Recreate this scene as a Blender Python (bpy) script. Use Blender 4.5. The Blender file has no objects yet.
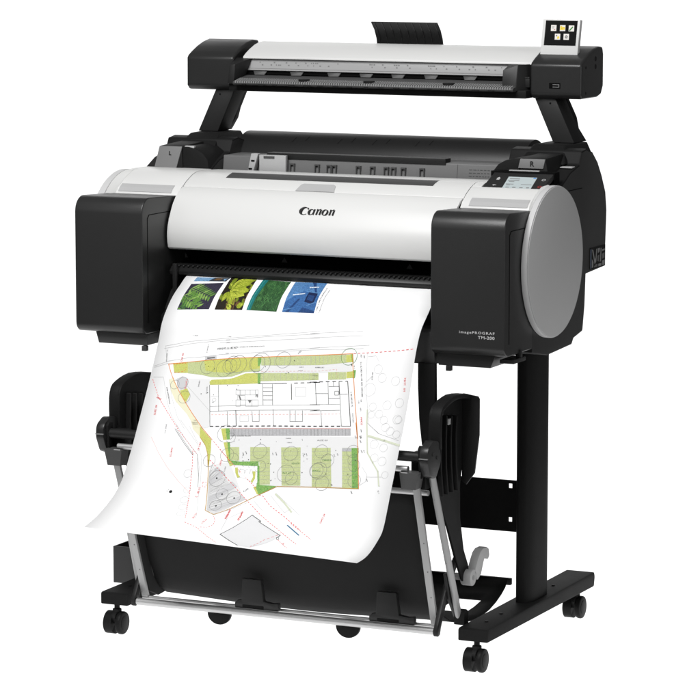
import bpy, bmesh, math, random
from mathutils import Vector, Matrix
random.seed(4)
S = bpy.context.scene
COL = S.collection
R = math.radians

# ------------------------------------------------------------------ materials
def mat(name, col, rough=0.5, metal=0.0, spec=0.5, bump=0.0, bscale=900.0, vary=0.0, coat=0.0, cvar=0.0):
    m = bpy.data.materials.new(name); m.use_nodes = True
    nt = m.node_tree; b = nt.nodes['Principled BSDF']
    b.inputs['Base Color'].default_value = (*col, 1); b.inputs['Roughness'].default_value = rough
    b.inputs['Metallic'].default_value = metal; b.inputs['Specular IOR Level'].default_value = spec
    b.inputs['Coat Weight'].default_value = coat
    tc = nt.nodes.new('ShaderNodeTexCoord')
    if bump:
        n = nt.nodes.new('ShaderNodeTexNoise'); n.inputs['Scale'].default_value = bscale; n.inputs['Detail'].default_value = 2
        bp = nt.nodes.new('ShaderNodeBump'); bp.inputs['Strength'].default_value = bump; bp.inputs['Distance'].default_value = 0.0006
        nt.links.new(tc.outputs['Object'], n.inputs['Vector']); nt.links.new(n.outputs['Fac'], bp.inputs['Height'])
        nt.links.new(bp.outputs['Normal'], b.inputs['Normal'])
    if cvar:
        n = nt.nodes.new('ShaderNodeTexNoise'); n.inputs['Scale'].default_value = 420; n.inputs['Detail'].default_value = 4
        mr = nt.nodes.new('ShaderNodeMapRange'); mr.inputs['From Min'].default_value = .3; mr.inputs['From Max'].default_value = .7; mr.inputs['To Min'].default_value = 1 - cvar; mr.inputs['To Max'].default_value = 1 + cvar
        mx = nt.nodes.new('ShaderNodeVectorMath'); mx.operation = 'SCALE'; mx.inputs[0].default_value = col
        nt.links.new(tc.outputs['Object'], n.inputs['Vector']); nt.links.new(n.outputs['Fac'], mr.inputs['Value']); nt.links.new(mr.outputs['Result'], mx.inputs['Scale']); nt.links.new(mx.outputs['Vector'], b.inputs['Base Color'])
    if vary:
        n = nt.nodes.new('ShaderNodeTexNoise'); n.inputs['Scale'].default_value = 7; n.inputs['Detail'].default_value = 5
        mr = nt.nodes.new('ShaderNodeMapRange'); mr.inputs['To Min'].default_value = rough - vary; mr.inputs['To Max'].default_value = rough + vary
        nt.links.new(tc.outputs['Object'], n.inputs['Vector']); nt.links.new(n.outputs['Fac'], mr.inputs['Value'])
        nt.links.new(mr.outputs['Result'], b.inputs['Roughness'])
    return m

def g(v): return (v, v, v)
M = {
 'black':   mat('black_plastic', g(.019), .36, spec=.45, bump=.25, vary=.05),
 'satin':   mat('satin_black_plastic', g(.014), .42, spec=.3, bump=.15, vary=.05),
 'matte':   mat('matte_black_plastic', g(.010), .6, spec=.15, bump=.3),
 'hole':    mat('dark_cavity_plastic', g(.004), .8, spec=.05),
 'steel':   mat('black_painted_steel', g(.013), .6, spec=.06, bump=.35, bscale=1500, vary=.06),
 'cloth':   mat('black_fabric', g(.020), .85, spec=.15, bump=.5, bscale=1400),
 'white':   mat('white_plastic', (.67, .67, .66), .38, spec=.4, bump=.12, vary=.04),
 'recess':  mat('light_grey_plastic', g(.42), .5, spec=.3),
 'disc':    mat('grey_disc_plastic', g(.48), .55, spec=.15, bump=.2),
 'mid':     mat('mid_grey_plastic', g(.14), .5, spec=.3, bump=.2),
 'darkgrey':mat('dark_grey_plastic', g(.065), .5, spec=.3, bump=.2),
 'stopper': mat('pale_grey_plastic', g(.40), .5, spec=.3, bump=.15),
 'tag':     mat('tag_grey_plastic', g(.19), .5, spec=.3),
 'silver':  mat('brushed_aluminium', g(.55), .44, metal=.8, bump=.15, vary=.05),
 'alu':     mat('satin_grey_metal', g(.36), .45, metal=.35, bump=.15, vary=.04),
 'lever':   mat('lever_grey_plastic', g(.50), .45, spec=.4),
 'ruler':   mat('ruler_grey_plastic', g(.38), .45, spec=.3),
 'ink':     mat('black_ink', g(.012), .55, spec=.2),
 'letter':  mat('white_ink', g(.52), .5, spec=.3),
 'greyink': mat('grey_ink', g(.22), .6, spec=.2),
 'paper':   mat('white_paper', g(.92), .55, spec=.25, bump=.06, bscale=500),
 'rubber':  mat('black_rubber', g(.008), .5, spec=.12, bump=.2),
 'glass':   mat('dark_screen_glass', g(.006), .3, spec=.1),
 'rim': mat('pale_rim_plastic', g(.55), .45, spec=.3),
 'rib': mat('rib_grey_plastic', g(.24), .5, spec=.3),
}
def ink(name, col, cvar=0.0):
    M[name] = mat('ink_' + name, col, .6, spec=.2, cvar=cvar)
def screen(name, col, e):
    m = mat(name, tuple(c * .5 for c in col), .3)
    b = m.node_tree.nodes['Principled BSDF']
    b.inputs['Emission Color'].default_value = (*col, 1); b.inputs['Emission Strength'].default_value = e
    M[name] = m
screen('lcd_backlight', (.55, .62, .63), .40)
screen('icon_pale', (.75, .72, .68), .6); screen('icon_yellow', (.8, .6, .05), .6); screen('icon_green', (.03, .22, .03), .5)
M['lens_red'] = mat('red_button_print', (.35, .03, .03), .5)

# ------------------------------------------------------------------ mesh helpers
def new(): return bmesh.new()
def box(bm, x0, x1, y0, y1, z0, z1, m=0):
    v = [bm.verts.new(p) for p in ((x0,y0,z0),(x1,y0,z0),(x1,y1,z0),(x0,y1,z0),(x0,y0,z1),(x1,y0,z1),(x1,y1,z1),(x0,y1,z1))]
    for f in ((0,3,2,1),(4,5,6,7),(0,1,5,4),(1,2,6,5),(2,3,7,6),(3,0,4,7)):
        bm.faces.new([v[i] for i in f]).material_index = m
    return v
AX = {'x': lambda a, p, q: (a, p, q), 'y': lambda a, p, q: (p, a, q), 'z': lambda a, p, q: (p, q, a)}
def prism(bm, axis, poly, a, b, m=0):
    f = AX[axis]
    A = [bm.verts.new(f(a, *p)) for p in poly]; B = [bm.verts.new(f(b, *p)) for p in poly]
    n = len(poly)
    fs = [bm.faces.new(A), bm.faces.new(B[::-1])]
    for i in range(n): fs.append(bm.faces.new((A[i], B[i], B[(i+1) % n], A[(i+1) % n])))
    for q in fs: q.material_index = m
def hexa(bm, lo, hi, m=0):   # two quads (lists of 4 points) joined
    v = [bm.verts.new(p) for p in list(lo) + list(hi)]
    for f in ((0,3,2,1),(4,5,6,7),(0,1,5,4),(1,2,6,5),(2,3,7,6),(3,0,4,7)):
        bm.faces.new([v[i] for i in f]).material_index = m
def ring(c, d, r, n, up=None):
    d = Vector(d).normalized(); a = d.orthogonal().normalized() if up is None else (Vector(up) - d * d.dot(Vector(up))).normalized(); b = d.cross(a)
    return [Vector(c) + r * (math.cos(t) * a + math.sin(t) * b) for t in (2 * math.pi * i / n for i in range(n))]
def tube(bm, pts, r, n=20, caps=True, m=0):
    pts = [Vector(p) for p in pts]; rs = r if isinstance(r, (list, tuple)) else [r] * len(pts)
    loops = []
    up = None
    for i, p in enumerate(pts):
        d = (pts[min(i+1, len(pts)-1)] - pts[max(i-1, 0)]).normalized()
        if up is None: up = d.orthogonal()
        loops.append([bm.verts.new(q) for q in ring(p, d, rs[i], n, up)])
    for A, B in zip(loops, loops[1:]):
        for i in range(n): bm.faces.new((A[i], A[(i+1) % n], B[(i+1) % n], B[i])).material_index = m
    if caps:
        bm.faces.new(loops[0][::-1]).material_index = m; bm.faces.new(loops[-1]).material_index = m
def disc(bm, axis, c, r, a, b, n=64, bev=0.0, m=0):
    d = {'x': (1,0,0), 'y': (0,1,0), 'z': (0,0,1)}[axis]; k = 'xyz'.index(axis)
    def at(t): 
        q = list(c); q[k] = t; return q
    if bev: tube(bm, [at(a), at(a + bev * .3), at(a + bev), at(b - bev), at(b - bev * .3), at(b)], [r - bev, r - bev * .3, r, r, r - bev * .3, r - bev], n, m=m)
    else: tube(bm, [at(a), at(b)], r, n, m=m)
def flatbar(bm, p, q, w, t, wdir=(1,0,0)):
    p, q = Vector(p), Vector(q); d = (q - p).normalized(); a = Vector(wdir); a = (a - d * a.dot(d)).normalized(); b = d.cross(a)
    def quad(c): return [c + a*w/2 + b*t/2, c - a*w/2 + b*t/2, c - a*w/2 - b*t/2, c + a*w/2 - b*t/2]
    hexa(bm, quad(p), quad(q))
def arc(cy, cz, r, a0, a1, n):  # degrees, points (y, z)
    return [(cy + r * math.cos(R(a0 + (a1 - a0) * i / n)), cz + r * math.sin(R(a0 + (a1 - a0) * i / n))) for i in range(n + 1)]
def rounded(poly, radii, n=5):
    out = []
    for i, p in enumerate(poly):
        r = radii[i] if isinstance(radii, (list, tuple)) else radii
        if r <= 0: out.append(p); continue
        P = Vector(p).to_2d() if len(p) == 3 else Vector(p); A = Vector(poly[i-1]); B = Vector(poly[(i+1) % len(poly)])
        u = (A - P).normalized(); w = (B - P).normalized(); ang = u.angle(w); t = min(r / math.tan(ang / 2), (A-P).length*.49, (B-P).length*.49); rr = t * math.tan(ang / 2)
        c = P + (u + w).normalized() * (rr / math.sin(ang / 2)); s = P + u * t - c; e = P + w * t - c
        a0 = math.atan2(s.y, s.x); da = math.atan2(e.y, e.x) - a0
        da = (da + math.pi) % (2 * math.pi) - math.pi
        for k in range(n + 1): out.append((c.x + rr * math.cos(a0 + da * k / n), c.y + rr * math.sin(a0 + da * k / n)))
    return out
def bevel(bm, w, seg=2, ang=35):
    bmesh.ops.recalc_face_normals(bm, faces=bm.faces)
    es = [e for e in bm.edges if len(e.link_faces) == 2 and e.calc_face_angle(0) > R(ang)]
    bmesh.ops.bevel(bm, geom=es, offset=w, offset_type='OFFSET', segments=seg, profile=.6, affect='EDGES', clamp_overlap=True)
    return bm
def world_loc(o):
    v = Vector((0, 0, 0))
    while o is not None: v += o.location; o = o.parent
    return v
def obj(name, bm, m, parent=None, bev=0.0, seg=2, smooth=40, label=None):
    if bev: bevel(bm, bev, seg)
    bmesh.ops.recalc_face_normals(bm, faces=bm.faces)
    me = bpy.data.meshes.new(name); bm.to_mesh(me); bm.free()
    for k in (m if isinstance(m, (list, tuple)) else [m]): me.materials.append(M[k] if isinstance(k, str) else k)
    if smooth:
        for p in me.polygons: p.use_smooth = True
        me.set_sharp_from_angle(angle=R(smooth))
    o = bpy.data.objects.new(name, me); COL.objects.link(o)
    if parent is not None:
        o.parent = parent; o.location = -world_loc(parent)
    if label: o['label'] = label
    return o
def pieces(name, bm, m, parent=None, bev=0.0, seg=2, smooth=40):   # every loose piece becomes an object of its own
    bm.verts.index_update(); seen = set(); groups = []
    for v in bm.verts:
        if v in seen: continue
        st, isl = [v], set()
        while st:
            q = st.pop()
            if q in isl: continue
            isl.add(q); st += [e.other_vert(q) for e in q.link_edges]
        seen |= isl; groups.append(isl)
    outs = []
    for isl in groups:
        nb = bmesh.new(); mp = {v: nb.verts.new(v.co) for v in isl}
        for f in bm.faces:
            if f.verts[0] in isl: nb.faces.new([mp[v] for v in f.verts]).material_index = f.material_index
        outs.append(obj(name, nb, m, parent, bev, seg, smooth))
    bm.free()
    return outs
def thing(name, label, cat, loc=(0,0,0), group=None):
    o = bpy.data.objects.new(name, None); COL.objects.link(o); o.location = loc; o.empty_display_size = .05
    o['label'] = label; o['category'] = cat
    if group: o['group'] = group
    return o
def text_bm(s, size, mtx, spacing=1.0, bold=0.0, shear=0.0, align='LEFT', sx=1.0):
    cu = bpy.data.curves.new('lettering', 'FONT'); cu.body = s; cu.size = size; cu.space_character = spacing
    cu.align_x = align; cu.offset = bold; cu.shear = shear; cu.resolution_u = 3; cu.extrude = 0
    o = bpy.data.objects.new('lettering', cu); COL.objects.link(o)
    dg = bpy.context.evaluated_depsgraph_get(); me = bpy.data.meshes.new_from_object(o.evaluated_get(dg))
    bm = bmesh.new(); bm.from_mesh(me); bpy.data.objects.remove(o); bpy.data.curves.remove(cu); bpy.data.meshes.remove(me)
    bm.transform(mtx @ Matrix.Diagonal((sx, 1, 1, 1)))
    return bm
FRONT = Matrix(((1,0,0,0),(0,0,1,0),(0,1,0,0),(0,0,0,1)))   # text plane XY -> world XZ, facing -Y
def join(dst, src):
    me = bpy.data.meshes.new('tmp'); src.to_mesh(me); src.free(); dst.from_mesh(me); bpy.data.meshes.remove(me)
# ================================================================== PRINTER
pr = thing('large_format_printer', 'wide black and white roll printer with two big black ink boxes on its front', 'printer', (0, .3, .7))
SIDE = [(.175,.700),(.271,.683),(.419,.689),(.431,.702),(.488,.712),(.500,.770),(.505,.841),(.628,.847),(.637,.976),(.628,1.02),(.602,1.06),(.575,1.092),(.540,1.118),(.500,1.128),(.470,1.124),
        (.455,1.095),(.400,1.082),(.345,1.056),(.290,1.050),(.240,1.040),(.200,1.022),(.175,1.0)]
for s in (-1, 1):
    b = new(); prism(b, 'x', SIDE, s*.356, s*.530)
    bevel(b, .004, 2); b.normal_update()
    for f in b.faces: f.material_index = 1 if f.normal.z > .25 or abs(f.normal.x) < .5 else 0  # all but the end faces get a darker black, standing in for shade
    h = obj('side_housing', b, ['black', 'matte'], pr)
    b = new(); box(b, min(s*.5295,s*.5306), max(s*.5295,s*.5306), .342, .473, 1.0395, 1.0412); obj('panel_seam', b, 'hole', h, smooth=0)
# grey wear label at the back of the right side
b = new(); box(b, .530, .531, .528, .626, .8485, .8975, 0)
for q, k in (([(.5285,.851),(.534,.851),(.534,.895),(.5285,.894)],1),([(.538,.894),(.546,.892),(.557,.868),(.562,.874),(.566,.893),(.572,.893),(.566,.864),(.556,.858)],2),([(.576,.893),(.590,.893),(.586,.884),(.577,.882)],2),([(.594,.892),(.600,.892),(.597,.862),(.590,.860)],2),
        ([(.604,.888),(.622,.889),(.622,.885),(.604,.884)],2),([(.604,.878),(.620,.880),(.620,.868),(.604,.866)],3),([(.574,.876),(.586,.878),(.582,.862),(.574,.864)],3),([(.604,.862),(.622,.863),(.622,.851),(.606,.851)],2),([(.538,.872),(.548,.864),(.546,.852),(.538,.852)],2),([(.552,.854),(.566,.858),(.575,.857),(.575,.851),(.552,.851)],3),([(.580,.857),(.600,.857),(.600,.851),(.580,.851)],2)):
    vs = [b.verts.new((.5314, y, z)) for y, z in q]; b.faces.new(vs).material_index = k
ink('label_blue', (.16,.19,.26)); ink('label_grey', g(.24)); ink('label_dim', g(.14))
obj('rating_label', b, ['matte', 'label_blue', 'label_grey', 'label_dim'], pr, smooth=0)
# centre body
b = new(); prism(b, 'x', [(.10,.688),(.10,.745),(.20,.80),(.235,.82),(.235,.93),(.30,1.02),(.45,1.03),(.60,1.0),(.63,.85),(.505,.842),(.488,.712),(.43,.69)], -.3555, .3555)
obj('centre_body', b, 'matte', pr, .003)
b = new(); box(b, -.3555, .3555, .225, .2345, .84, .935)
obj('cavity_wall', b, 'hole', pr)
b = new()
for x in (-.376+.02, -.1, .213):
    vs = [b.verts.new((x + dx, .2245, .866 + dz)) for dx, dz in ((-.008,0),(.008,0),(0,.012))]; b.faces.new(vs)
pieces('alignment_mark', b, 'darkgrey', pr, smooth=0)
# slot bar with ribs
b = new(); prism(b, 'x', [(.128,.8375),(.125,.846),(.135,.856),(.16,.860),(.22,.858),(.22,.848),(.16,.845)], -.345, .3555)
for i in range(58):
    x = -.338 + i * .012; box(b, x, x + .0045, .130, .16, .855, .8600)
obj('output_bar', b, 'satin', pr, .0012, 1)
b = new(); box(b, -.3325, -.3215, .116, .124, .80, .864); obj('paper_edge_guide', b, 'satin', pr, .002)
# apron under the paper
b = new(); prism(b, 'x', [(.049,.680),(.046,.70),(.044,.735),(.046,.751),(.054,.758),(.10,.7595),(.099,.680)], -.285, .352)
obj('front_apron', b, 'darkgrey', pr, .002)
b = new(); prism(b, 'x', [(.1005,.762),(.13,.80),(.17,.822),(.234,.828),(.234,.80),(.15,.766),(.1005,.75)], -.345, .352); obj('output_guide', b, 'matte', pr, .002)
# front cover (curved white lid)
COV = [(.1300,.899),(.1272,.910),(.1258,.922),(.1260,.935),(.1290,.950),(.1345,.964),(.1430,.979),(.154,.997),(.168,1.012),(.185,1.0245),(.2045,1.033)]
inner = [(y + .006, z - .004) for y, z in COV[::-1]]
b = new(); prism(b, 'x', COV + inner, -.351, .351)
fc = obj('front_cover', b, 'white', pr, .0014, 2, smooth=50)
TOP = [(.2082,1.0335),(.222,1.042),(.240,1.0505),(.2455,1.0528),(.258,1.0575),(.275,1.0615),(.2805,1.0620),(.292,1.0625),(.33,1.0622),(.385,1.0595)]
def top_z(y):
    for (y0, z0), (y1, z1) in zip(TOP, TOP[1:]):
        if y <= y1: return z0 + (z1 - z0) * (y - y0) / (y1 - y0)
b = new()
prism(b, 'x', TOP + [(.385,1.045),(.25,1.04),(.2082,1.026)], -.351, .351)
tc = obj('top_cover', b, 'white', pr, .0012, 2, smooth=50)
b = new(); sl = [(.2455,0),(.2515,0),(.258,0),(.2665,0),(.275,0),(.2800,0)]
for (ya, _), (yb, _) in zip(sl, sl[1:]): b.faces.new([b.verts.new((x, y, top_z(y) + .0005)) for x, y in ((-.2600,ya),(.2600,ya),(.2600,yb),(-.2600,yb))])
bmesh.ops.remove_doubles(b, verts=b.verts, dist=1e-6)
obj('viewing_window', b, 'darkgrey', tc, smooth=60)
b = new(); prism(b, 'x', [(.2805, top_z(.2805) - .001),(.2805, top_z(.2805) + .0012),(.284, top_z(.284) + .0012),(.284, top_z(.284) - .001)], -.262, .262); obj('window_lip', b, 'recess', tc, .0004, 1)
b = new()
Z = lambda y: 1.0325 + (y - .2065) * .62 - max(0, y - .222) ** 2 * 3
for i in range(10):
    t0, t1 = i / 10, (i + 1) / 10
    y0, y1 = .2070 + t0 * .024, .2070 + t1 * .024
    def w(t): return .0485 - .006 * t - (0.005 * max(0, (t - .75) * 4) ** 2)
    f = [b.verts.new((-.015 + sx * w(t), y, Z(y) + .0009)) for sx, t, y in ((-1,t0,y0),(1,t0,y0),(1,t1,y1),(-1,t1,y1))]
    b.faces.new(f)
obj('finger_notch', b, 'recess', tc)
# end covers, discs, label recesses
END = [(.180,1.000),(.184,1.0145),(.195,1.0262),(.2065,1.0335),(.222,1.0425),(.240,1.051),(.258,1.058),(.275,1.062),(.292,1.063)]
for s in (-1, 1):
    b = new(); yb = .2505 if s > 0 else .352
    prism(b, 'x', [p for p in END if p[0] < yb] + [(yb,1.0552 if s > 0 else 1.0625),(yb,1.04),(.24,1.02),(.20,1.0)], s*.3528, s*.5305)
    if s > 0: prism(b, 'x', [p for p in END if p[0] > .249] + [(.33,1.0626),(.385,1.0597),(.385,1.045),(.2505,1.045)] if 0 else [(.2508,1.0550)] + [p for p in END if p[0] > .251] + [(.33,1.0626),(.385,1.0597),(.385,1.045),(.2508,1.043)], .3528, .3755)
    e = obj('end_cover', b, 'white', pr, .0010, 2, smooth=50)
    b = new(); ra = []; rb = []
    for i in range(15):
        a = R(152 - i * 4.4); ra.append(b.verts.new((s*.5309, .272 + .1684*math.cos(a), .893 + .1684*math.sin(a))))
        t_ = i / 14; y = .182 + (.292 - .182) * t_; zz = [z0 + (z1-z0)*(y-y0)/(y1-y0) for (y0, z0), (y1, z1) in zip(END, END[1:]) if y0 <= y <= y1 + 1e-6][0]
        rb.append(b.verts.new((s*.515, y, zz + .0003)))
    for i in range(14): b.faces.new((ra[i], ra[i+1], rb[i+1], rb[i]))
    obj('rim_fillet', b, 'white', e, smooth=80)
    b = new(); x0, x1 = s*.372, s*.511
    for (ya, za), (yb2, zb) in (((.1862,1.0180),(.1955,1.0270)),((.1955,1.0270),(.2065,1.0340))):
        q = [b.verts.new((x, y, z + .0004)) for x, y, z in ((x0,ya,za),(x1,ya,za),(x1,yb2,zb),(x0,yb2,zb))]; b.faces.new(q)
    obj('label_recess', b, 'recess', e)
    b = new(); disc(b, 'x', (0, .272, .893), .169, s*.531, s*.5445, 96, .0012); sdk = obj('side_disc', b, 'rim', pr)
    b = new(); disc(b, 'x', (0, .272, .893), .1672, s*.5446, s*.5468, 96, .0012); obj('disc_face', b, 'disc', sdk)
# ink boxes
TANK = rounded([(.183,.709),(.183,1.0135),(.015,1.021),(.015,.709)], [.003,.003,.036,.022], 8)
for s in (-1, 1):
    b = new(); prism(b, 'x', TANK, s*.3555, s*.5295)
    t = obj('ink_box', b, 'black', pr, .0045, 3)
    for sx in (.3548, .5292):
        x0, x1 = sorted((s*sx, s*(sx + .0010))); b = new()
        prism(b, 'x', [(.0395,.735),(.0412,.735),(.0412,.972),(.0495,.9795),(.170,.9795),(.170,.9812),(.048,.9812),(.0395,.973)], x0, x1)
        obj('door_seam', b, 'hole', t, smooth=0)
    b = new()
    if s > 0: P1 = [(.360,.7085),(.364,.681),(.487,.681),(.498,.7085)]; tab = (.381,.393)
    else: P1 = [(-.492,.7085),(-.484,.682),(-.359,.682),(-.357,.7085)]; tab = (-.373,-.361)
    prism(b, 'y', P1, .040, .170); box(b, tab[0], tab[1], .040, .052, .669, .681)
    obj('ink_tray', b, 'darkgrey' if s < 0 else 'black', t, .0015)
b = new(); box(b, .500, .5335, .06, .13, .690, .6985); box(b, .520, .5335, .10, .11, .699, .716); pieces('latch', b, 'black', pr, .0012)
# lettering on the right ink box
def lettering(name, s, x_right, z, width, size, m, parent, y, bold=0.0, spacing=1.0):
    bm = text_bm(s, size, Matrix.Identity(4), spacing, bold)
    xs = [v.co.x for v in bm.verts]; k = width / (max(xs) - min(xs)); lo = min(xs)
    for v in bm.verts: v.co = Vector((x_right - width + (v.co.x - lo) * k, y, z + v.co.y))
    return obj(name, bm, m, parent, smooth=0)
lettering('series_lettering', 'imagePROGRAF', .5065, .7580, .083, .0076, 'letter', t, .01455, .00010, 1.25)
lettering('series_lettering', 'TM-200', .5065, .7475, .0390, .0092, 'letter', t, .01455, .00016, 1.1)
# logo lettering on the front cover, drawn as thick and thin strokes
def cover_point(x, s):   # s = height along the cover from its middle
    for (y0, z0), (y1, z1) in zip(COV, COV[1:]):
        if z0 <= s <= z1:
            f = (s - z0) / (z1 - z0); return (x, y0 + (y1 - y0) * f - .0006, s + .0004)
b = new()
def stroke(pts):  # pts: (x, z, half width x, half width z) in letter units
    for A, B in zip(pts, pts[1:]):
        (ax, az, aw), (bx, bz, bw) = A, B
        d = Vector((bx - ax, bz - az)); 
        if d.length < 1e-6: continue
        n = Vector((-d.y, d.x)).normalized() * 1.14
        q = [(ax + n.x*aw, az + n.y*aw), (ax - n.x*aw, az - n.y*aw), (bx - n.x*bw, bz - n.y*bw), (bx + n.x*bw, bz + n.y*bw)]
        LOGO.append(q)
LOGO = []
def ell(cx, cz, rx, rz, a0, a1, wf, n=18, sl=.14):
    P = []
    for i in range(n + 1):
        a = R(a0 + (a1 - a0) * i / n); x = cx + rx * math.cos(a); z = cz + rz * math.sin(a); P.append((x + sl * (z - .5), z, wf(a)))
    stroke(P)
tk = lambda a: .035 + .165 * max(0, -math.cos(a + .2)) ** 1.3
ell(.60, .46, .46, .47, 58, 312, tk, 30, .10)                       # C
stroke([(.88,.87,.03),(.97,.84,.09),(.99,.64,.02)])         # its upper hook
def nn(x):
    stroke([(x+.04,.72,.03),(x+.17,.75,.08)]); stroke([(x+.20,.76,.105),(x+.09,.02,.105)])
    stroke([(x+.22,.58,.03),(x+.40,.74,.05),(x+.55,.76,.09)]); stroke([(x+.58,.74,.105),(x+.48,.04,.105)]); stroke([(x+.48,.05,.05),(x+.60,.04,.03)])
ell(1.43, .37, .26, .36, 35, 330, lambda a: .035 + .115 * max(0, -math.cos(a)), 20, .10)   # a
stroke([(1.80,.75,.105),(1.69,.05,.105)]); stroke([(1.69,.05,.05),(1.79,.03,.03)])
nn(2.0)
ell(3.12, .38, .29, .365, 0, 360, lambda a: .035 + .085 * abs(math.cos(a + .2)) ** 1.2, 28, .10)   # o
nn(3.60)
lw = .0875 / 4.3
for q in LOGO:
    vs = [b.verts.new(cover_point(-.0255 + x * lw, .9862 + z * .0160)) for x, z in q]
    try: b.faces.new(vs)
    except ValueError: pass
obj('logo_lettering', b, 'ink', fc, smooth=0)
# control panel
def tilt(y0, z0, y1, z1):   # map u (along x) and v (0..1 up the panel) with offset n
    d = Vector((0, y1 - y0, z1 - z0)); n = Vector((0, -(z1 - z0), y1 - y0)).normalized()
    return lambda x, v, o=0.0: Vector((x, y0, z0)) + d * v + n * o
T = tilt(.2465, 1.0525, .312, 1.0835)
def slab(bm, T, x0, x1, v0, v1, o0, o1, dx=0.0, m=0):
    lo = [T(x0, v0, o0), T(x1, v0, o0), T(x1 + dx, v1, o0), T(x0 + dx, v1, o0)]; hi = [T(x0, v0, o1), T(x1, v0, o1), T(x1 + dx, v1, o1), T(x0 + dx, v1, o1)]
    hexa(bm, lo, hi, m)
b = new(); slab(b, T, .3775, .5200, 0, 1, -.012, 0, .004)
cp = obj('control_panel', b, 'black', pr, .002)
b = new(); slab(b, T, .4255, .4935, .04, .74, .0002, .0008, -.002); dsp = obj('lcd_screen', b, 'lcd_backlight', cp, smooth=0)
b = new()
for (x0, x1, v0, v1) in ((x0 + .0165, x1 + .0165, v0 - .02, v1 - .02) for x0, x1, v0, v1 in ((.413,.437,.62,.66),(.411,.438,.52,.56),(.415,.428,.45,.48),(.412,.430,.30,.33),(.414,.423,.24,.27),(.448,.473,.29,.32),(.416,.424,.10,.14),(.432,.440,.10,.15),(.449,.457,.10,.14),(.465,.472,.10,.15))):
    slab(b, T, x0, x1, v0, v1, .0009, .0011)
obj('screen_text', b, 'greyink', dsp, smooth=0)
b = new(); slab(b, T, .484, .4905, .66, .72, .0009, .0011); ink('lcd_blue', (.10,.28,.6)); obj('wireless_icon', b, 'lcd_blue', dsp, smooth=0)
for (x, v, m) in ((.402,.62,'recess'),(.402,.22,'recess'),(.510,.62,'recess'),(.511,.20,'lens_red')):
    b = new(); c = T(x, v, .0004); n = (T(x, v, 1) - T(x, v, 0))
    if m == 'lens_red' or x > .45:
        a = ring(c, n, .0046, 20); i2 = ring(c, n, .0030, 20); A = [b.verts.new(p) for p in a]; B = [b.verts.new(p) for p in i2]
        for i in range(20): b.faces.new((A[i], A[(i+1)%20], B[(i+1)%20], B[i]))
    elif v > .5:
        for q in ([(-.005,0),(.005,0),(0,.006)], [(-.0035,-.005),(.0035,-.005),(.0035,0),(-.0035,0)]):
            b.faces.new([b.verts.new(T(x + p, v + r_ / .063, .0004)) for p, r_ in q])
    else:
        b.faces.new([b.verts.new(T(x + p, v + r_ / .063, .0004)) for p, r_ in ((-.005,0),(0,.003),(0,.001),(.005,.001),(.005,-.001),(0,-.001),(0,-.003))])
    obj('panel_button', b, m, cp, smooth=0)
b = new(); box(b, .372, .526, .3135, .3445, 1.060, 1.0865); obj('panel_ledge', b, 'hole', pr, .002)
b = new(); box(b, .414, .486, .318, .3265, 1.0868, 1.0893); obj('status_light_bar', b, 'stopper', pr, .001)
# roll holders
for s in (-1, 1):
    b = new(); hexa(b, [(s*.425,.345,1.05),(s*.503,.345,1.05),(s*.505,.47,1.05),(s*.415,.47,1.05)], [(s*.430,.352,1.1135),(s*.4885,.352,1.1135),(s*.489,.46,1.118),(s*.428,.46,1.118)])
    hb = obj('roll_holder', b, 'matte', pr, .003)
    b = new()
    F = lambda x, z: (x, .3465 + (z - 1.05) * .11 - .0042, z)
    xs = sorted((s*.4285, s*.4885)); lo = 1.0585 if s < 0 else 1.0915
    f1 = [F(xs[0] - (.012 if s < 0 else .004), lo), F(xs[1] - (.014 if s < 0 else .004), lo), F(xs[1], 1.1125), F(xs[0], 1.1125)]
    hexa(b, f1, [(x, y + .0040, z) for x, y, z in f1])
    pl = obj('holder_plate', b, 'tag', hb, .0008)
    bm = text_bm('R' if s > 0 else 'L', .016 if s > 0 else .013, Matrix.Identity(4), 1, .0004)
    c = (s*.4585 - (.006 if s > 0 else .004)); zc = 1.0965 if s > 0 else 1.092
    for v in bm.verts: v.co = Vector(F(c + v.co.x, zc + v.co.y)) + Vector((0, -.0009, 0))
    obj('side_letter', bm, 'ink', pl, smooth=0)
    # saddle behind the holder, rising to the arm foot
    b = new(); hexa(b, [(s*.388,.43,1.095),(s*.503,.43,1.095),(s*.503,.625,1.095),(s*.388,.625,1.095)], [(s*.404,.492,1.1355),(s*.480,.492,1.1355),(s*.490,.61,1.1355),(s*.404,.61,1.1355)])
    obj('arm_saddle', b, 'matte', pr, .004)
    b = new(); prism(b, 'y', [(s*.4275,1.05),(s*.4275,1.1125),(s*.412,1.1125),(s*.392,1.108),(s*.374,1.098),(s*.362,1.083),(s*.357,1.05)], .3505, .48); obj('holder_cheek', b, 'matte', pr, .003)
b = new(); hexa(b, [(-.422,.352,1.106),(-.400,.352,1.106),(-.400,.362,1.106),(-.422,.362,1.106)], [(-.424,.354,1.1145),(-.398,.354,1.1145),(-.398,.364,1.1145),(-.424,.364,1.1145)]); obj('release_tab', b, 'recess', pr, .0012)
b = new(); box(b, .497, .526, .418, .450, 1.0885, 1.0915); obj('hinge_plate', b, 'stopper', pr, .0008, 1)
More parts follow.
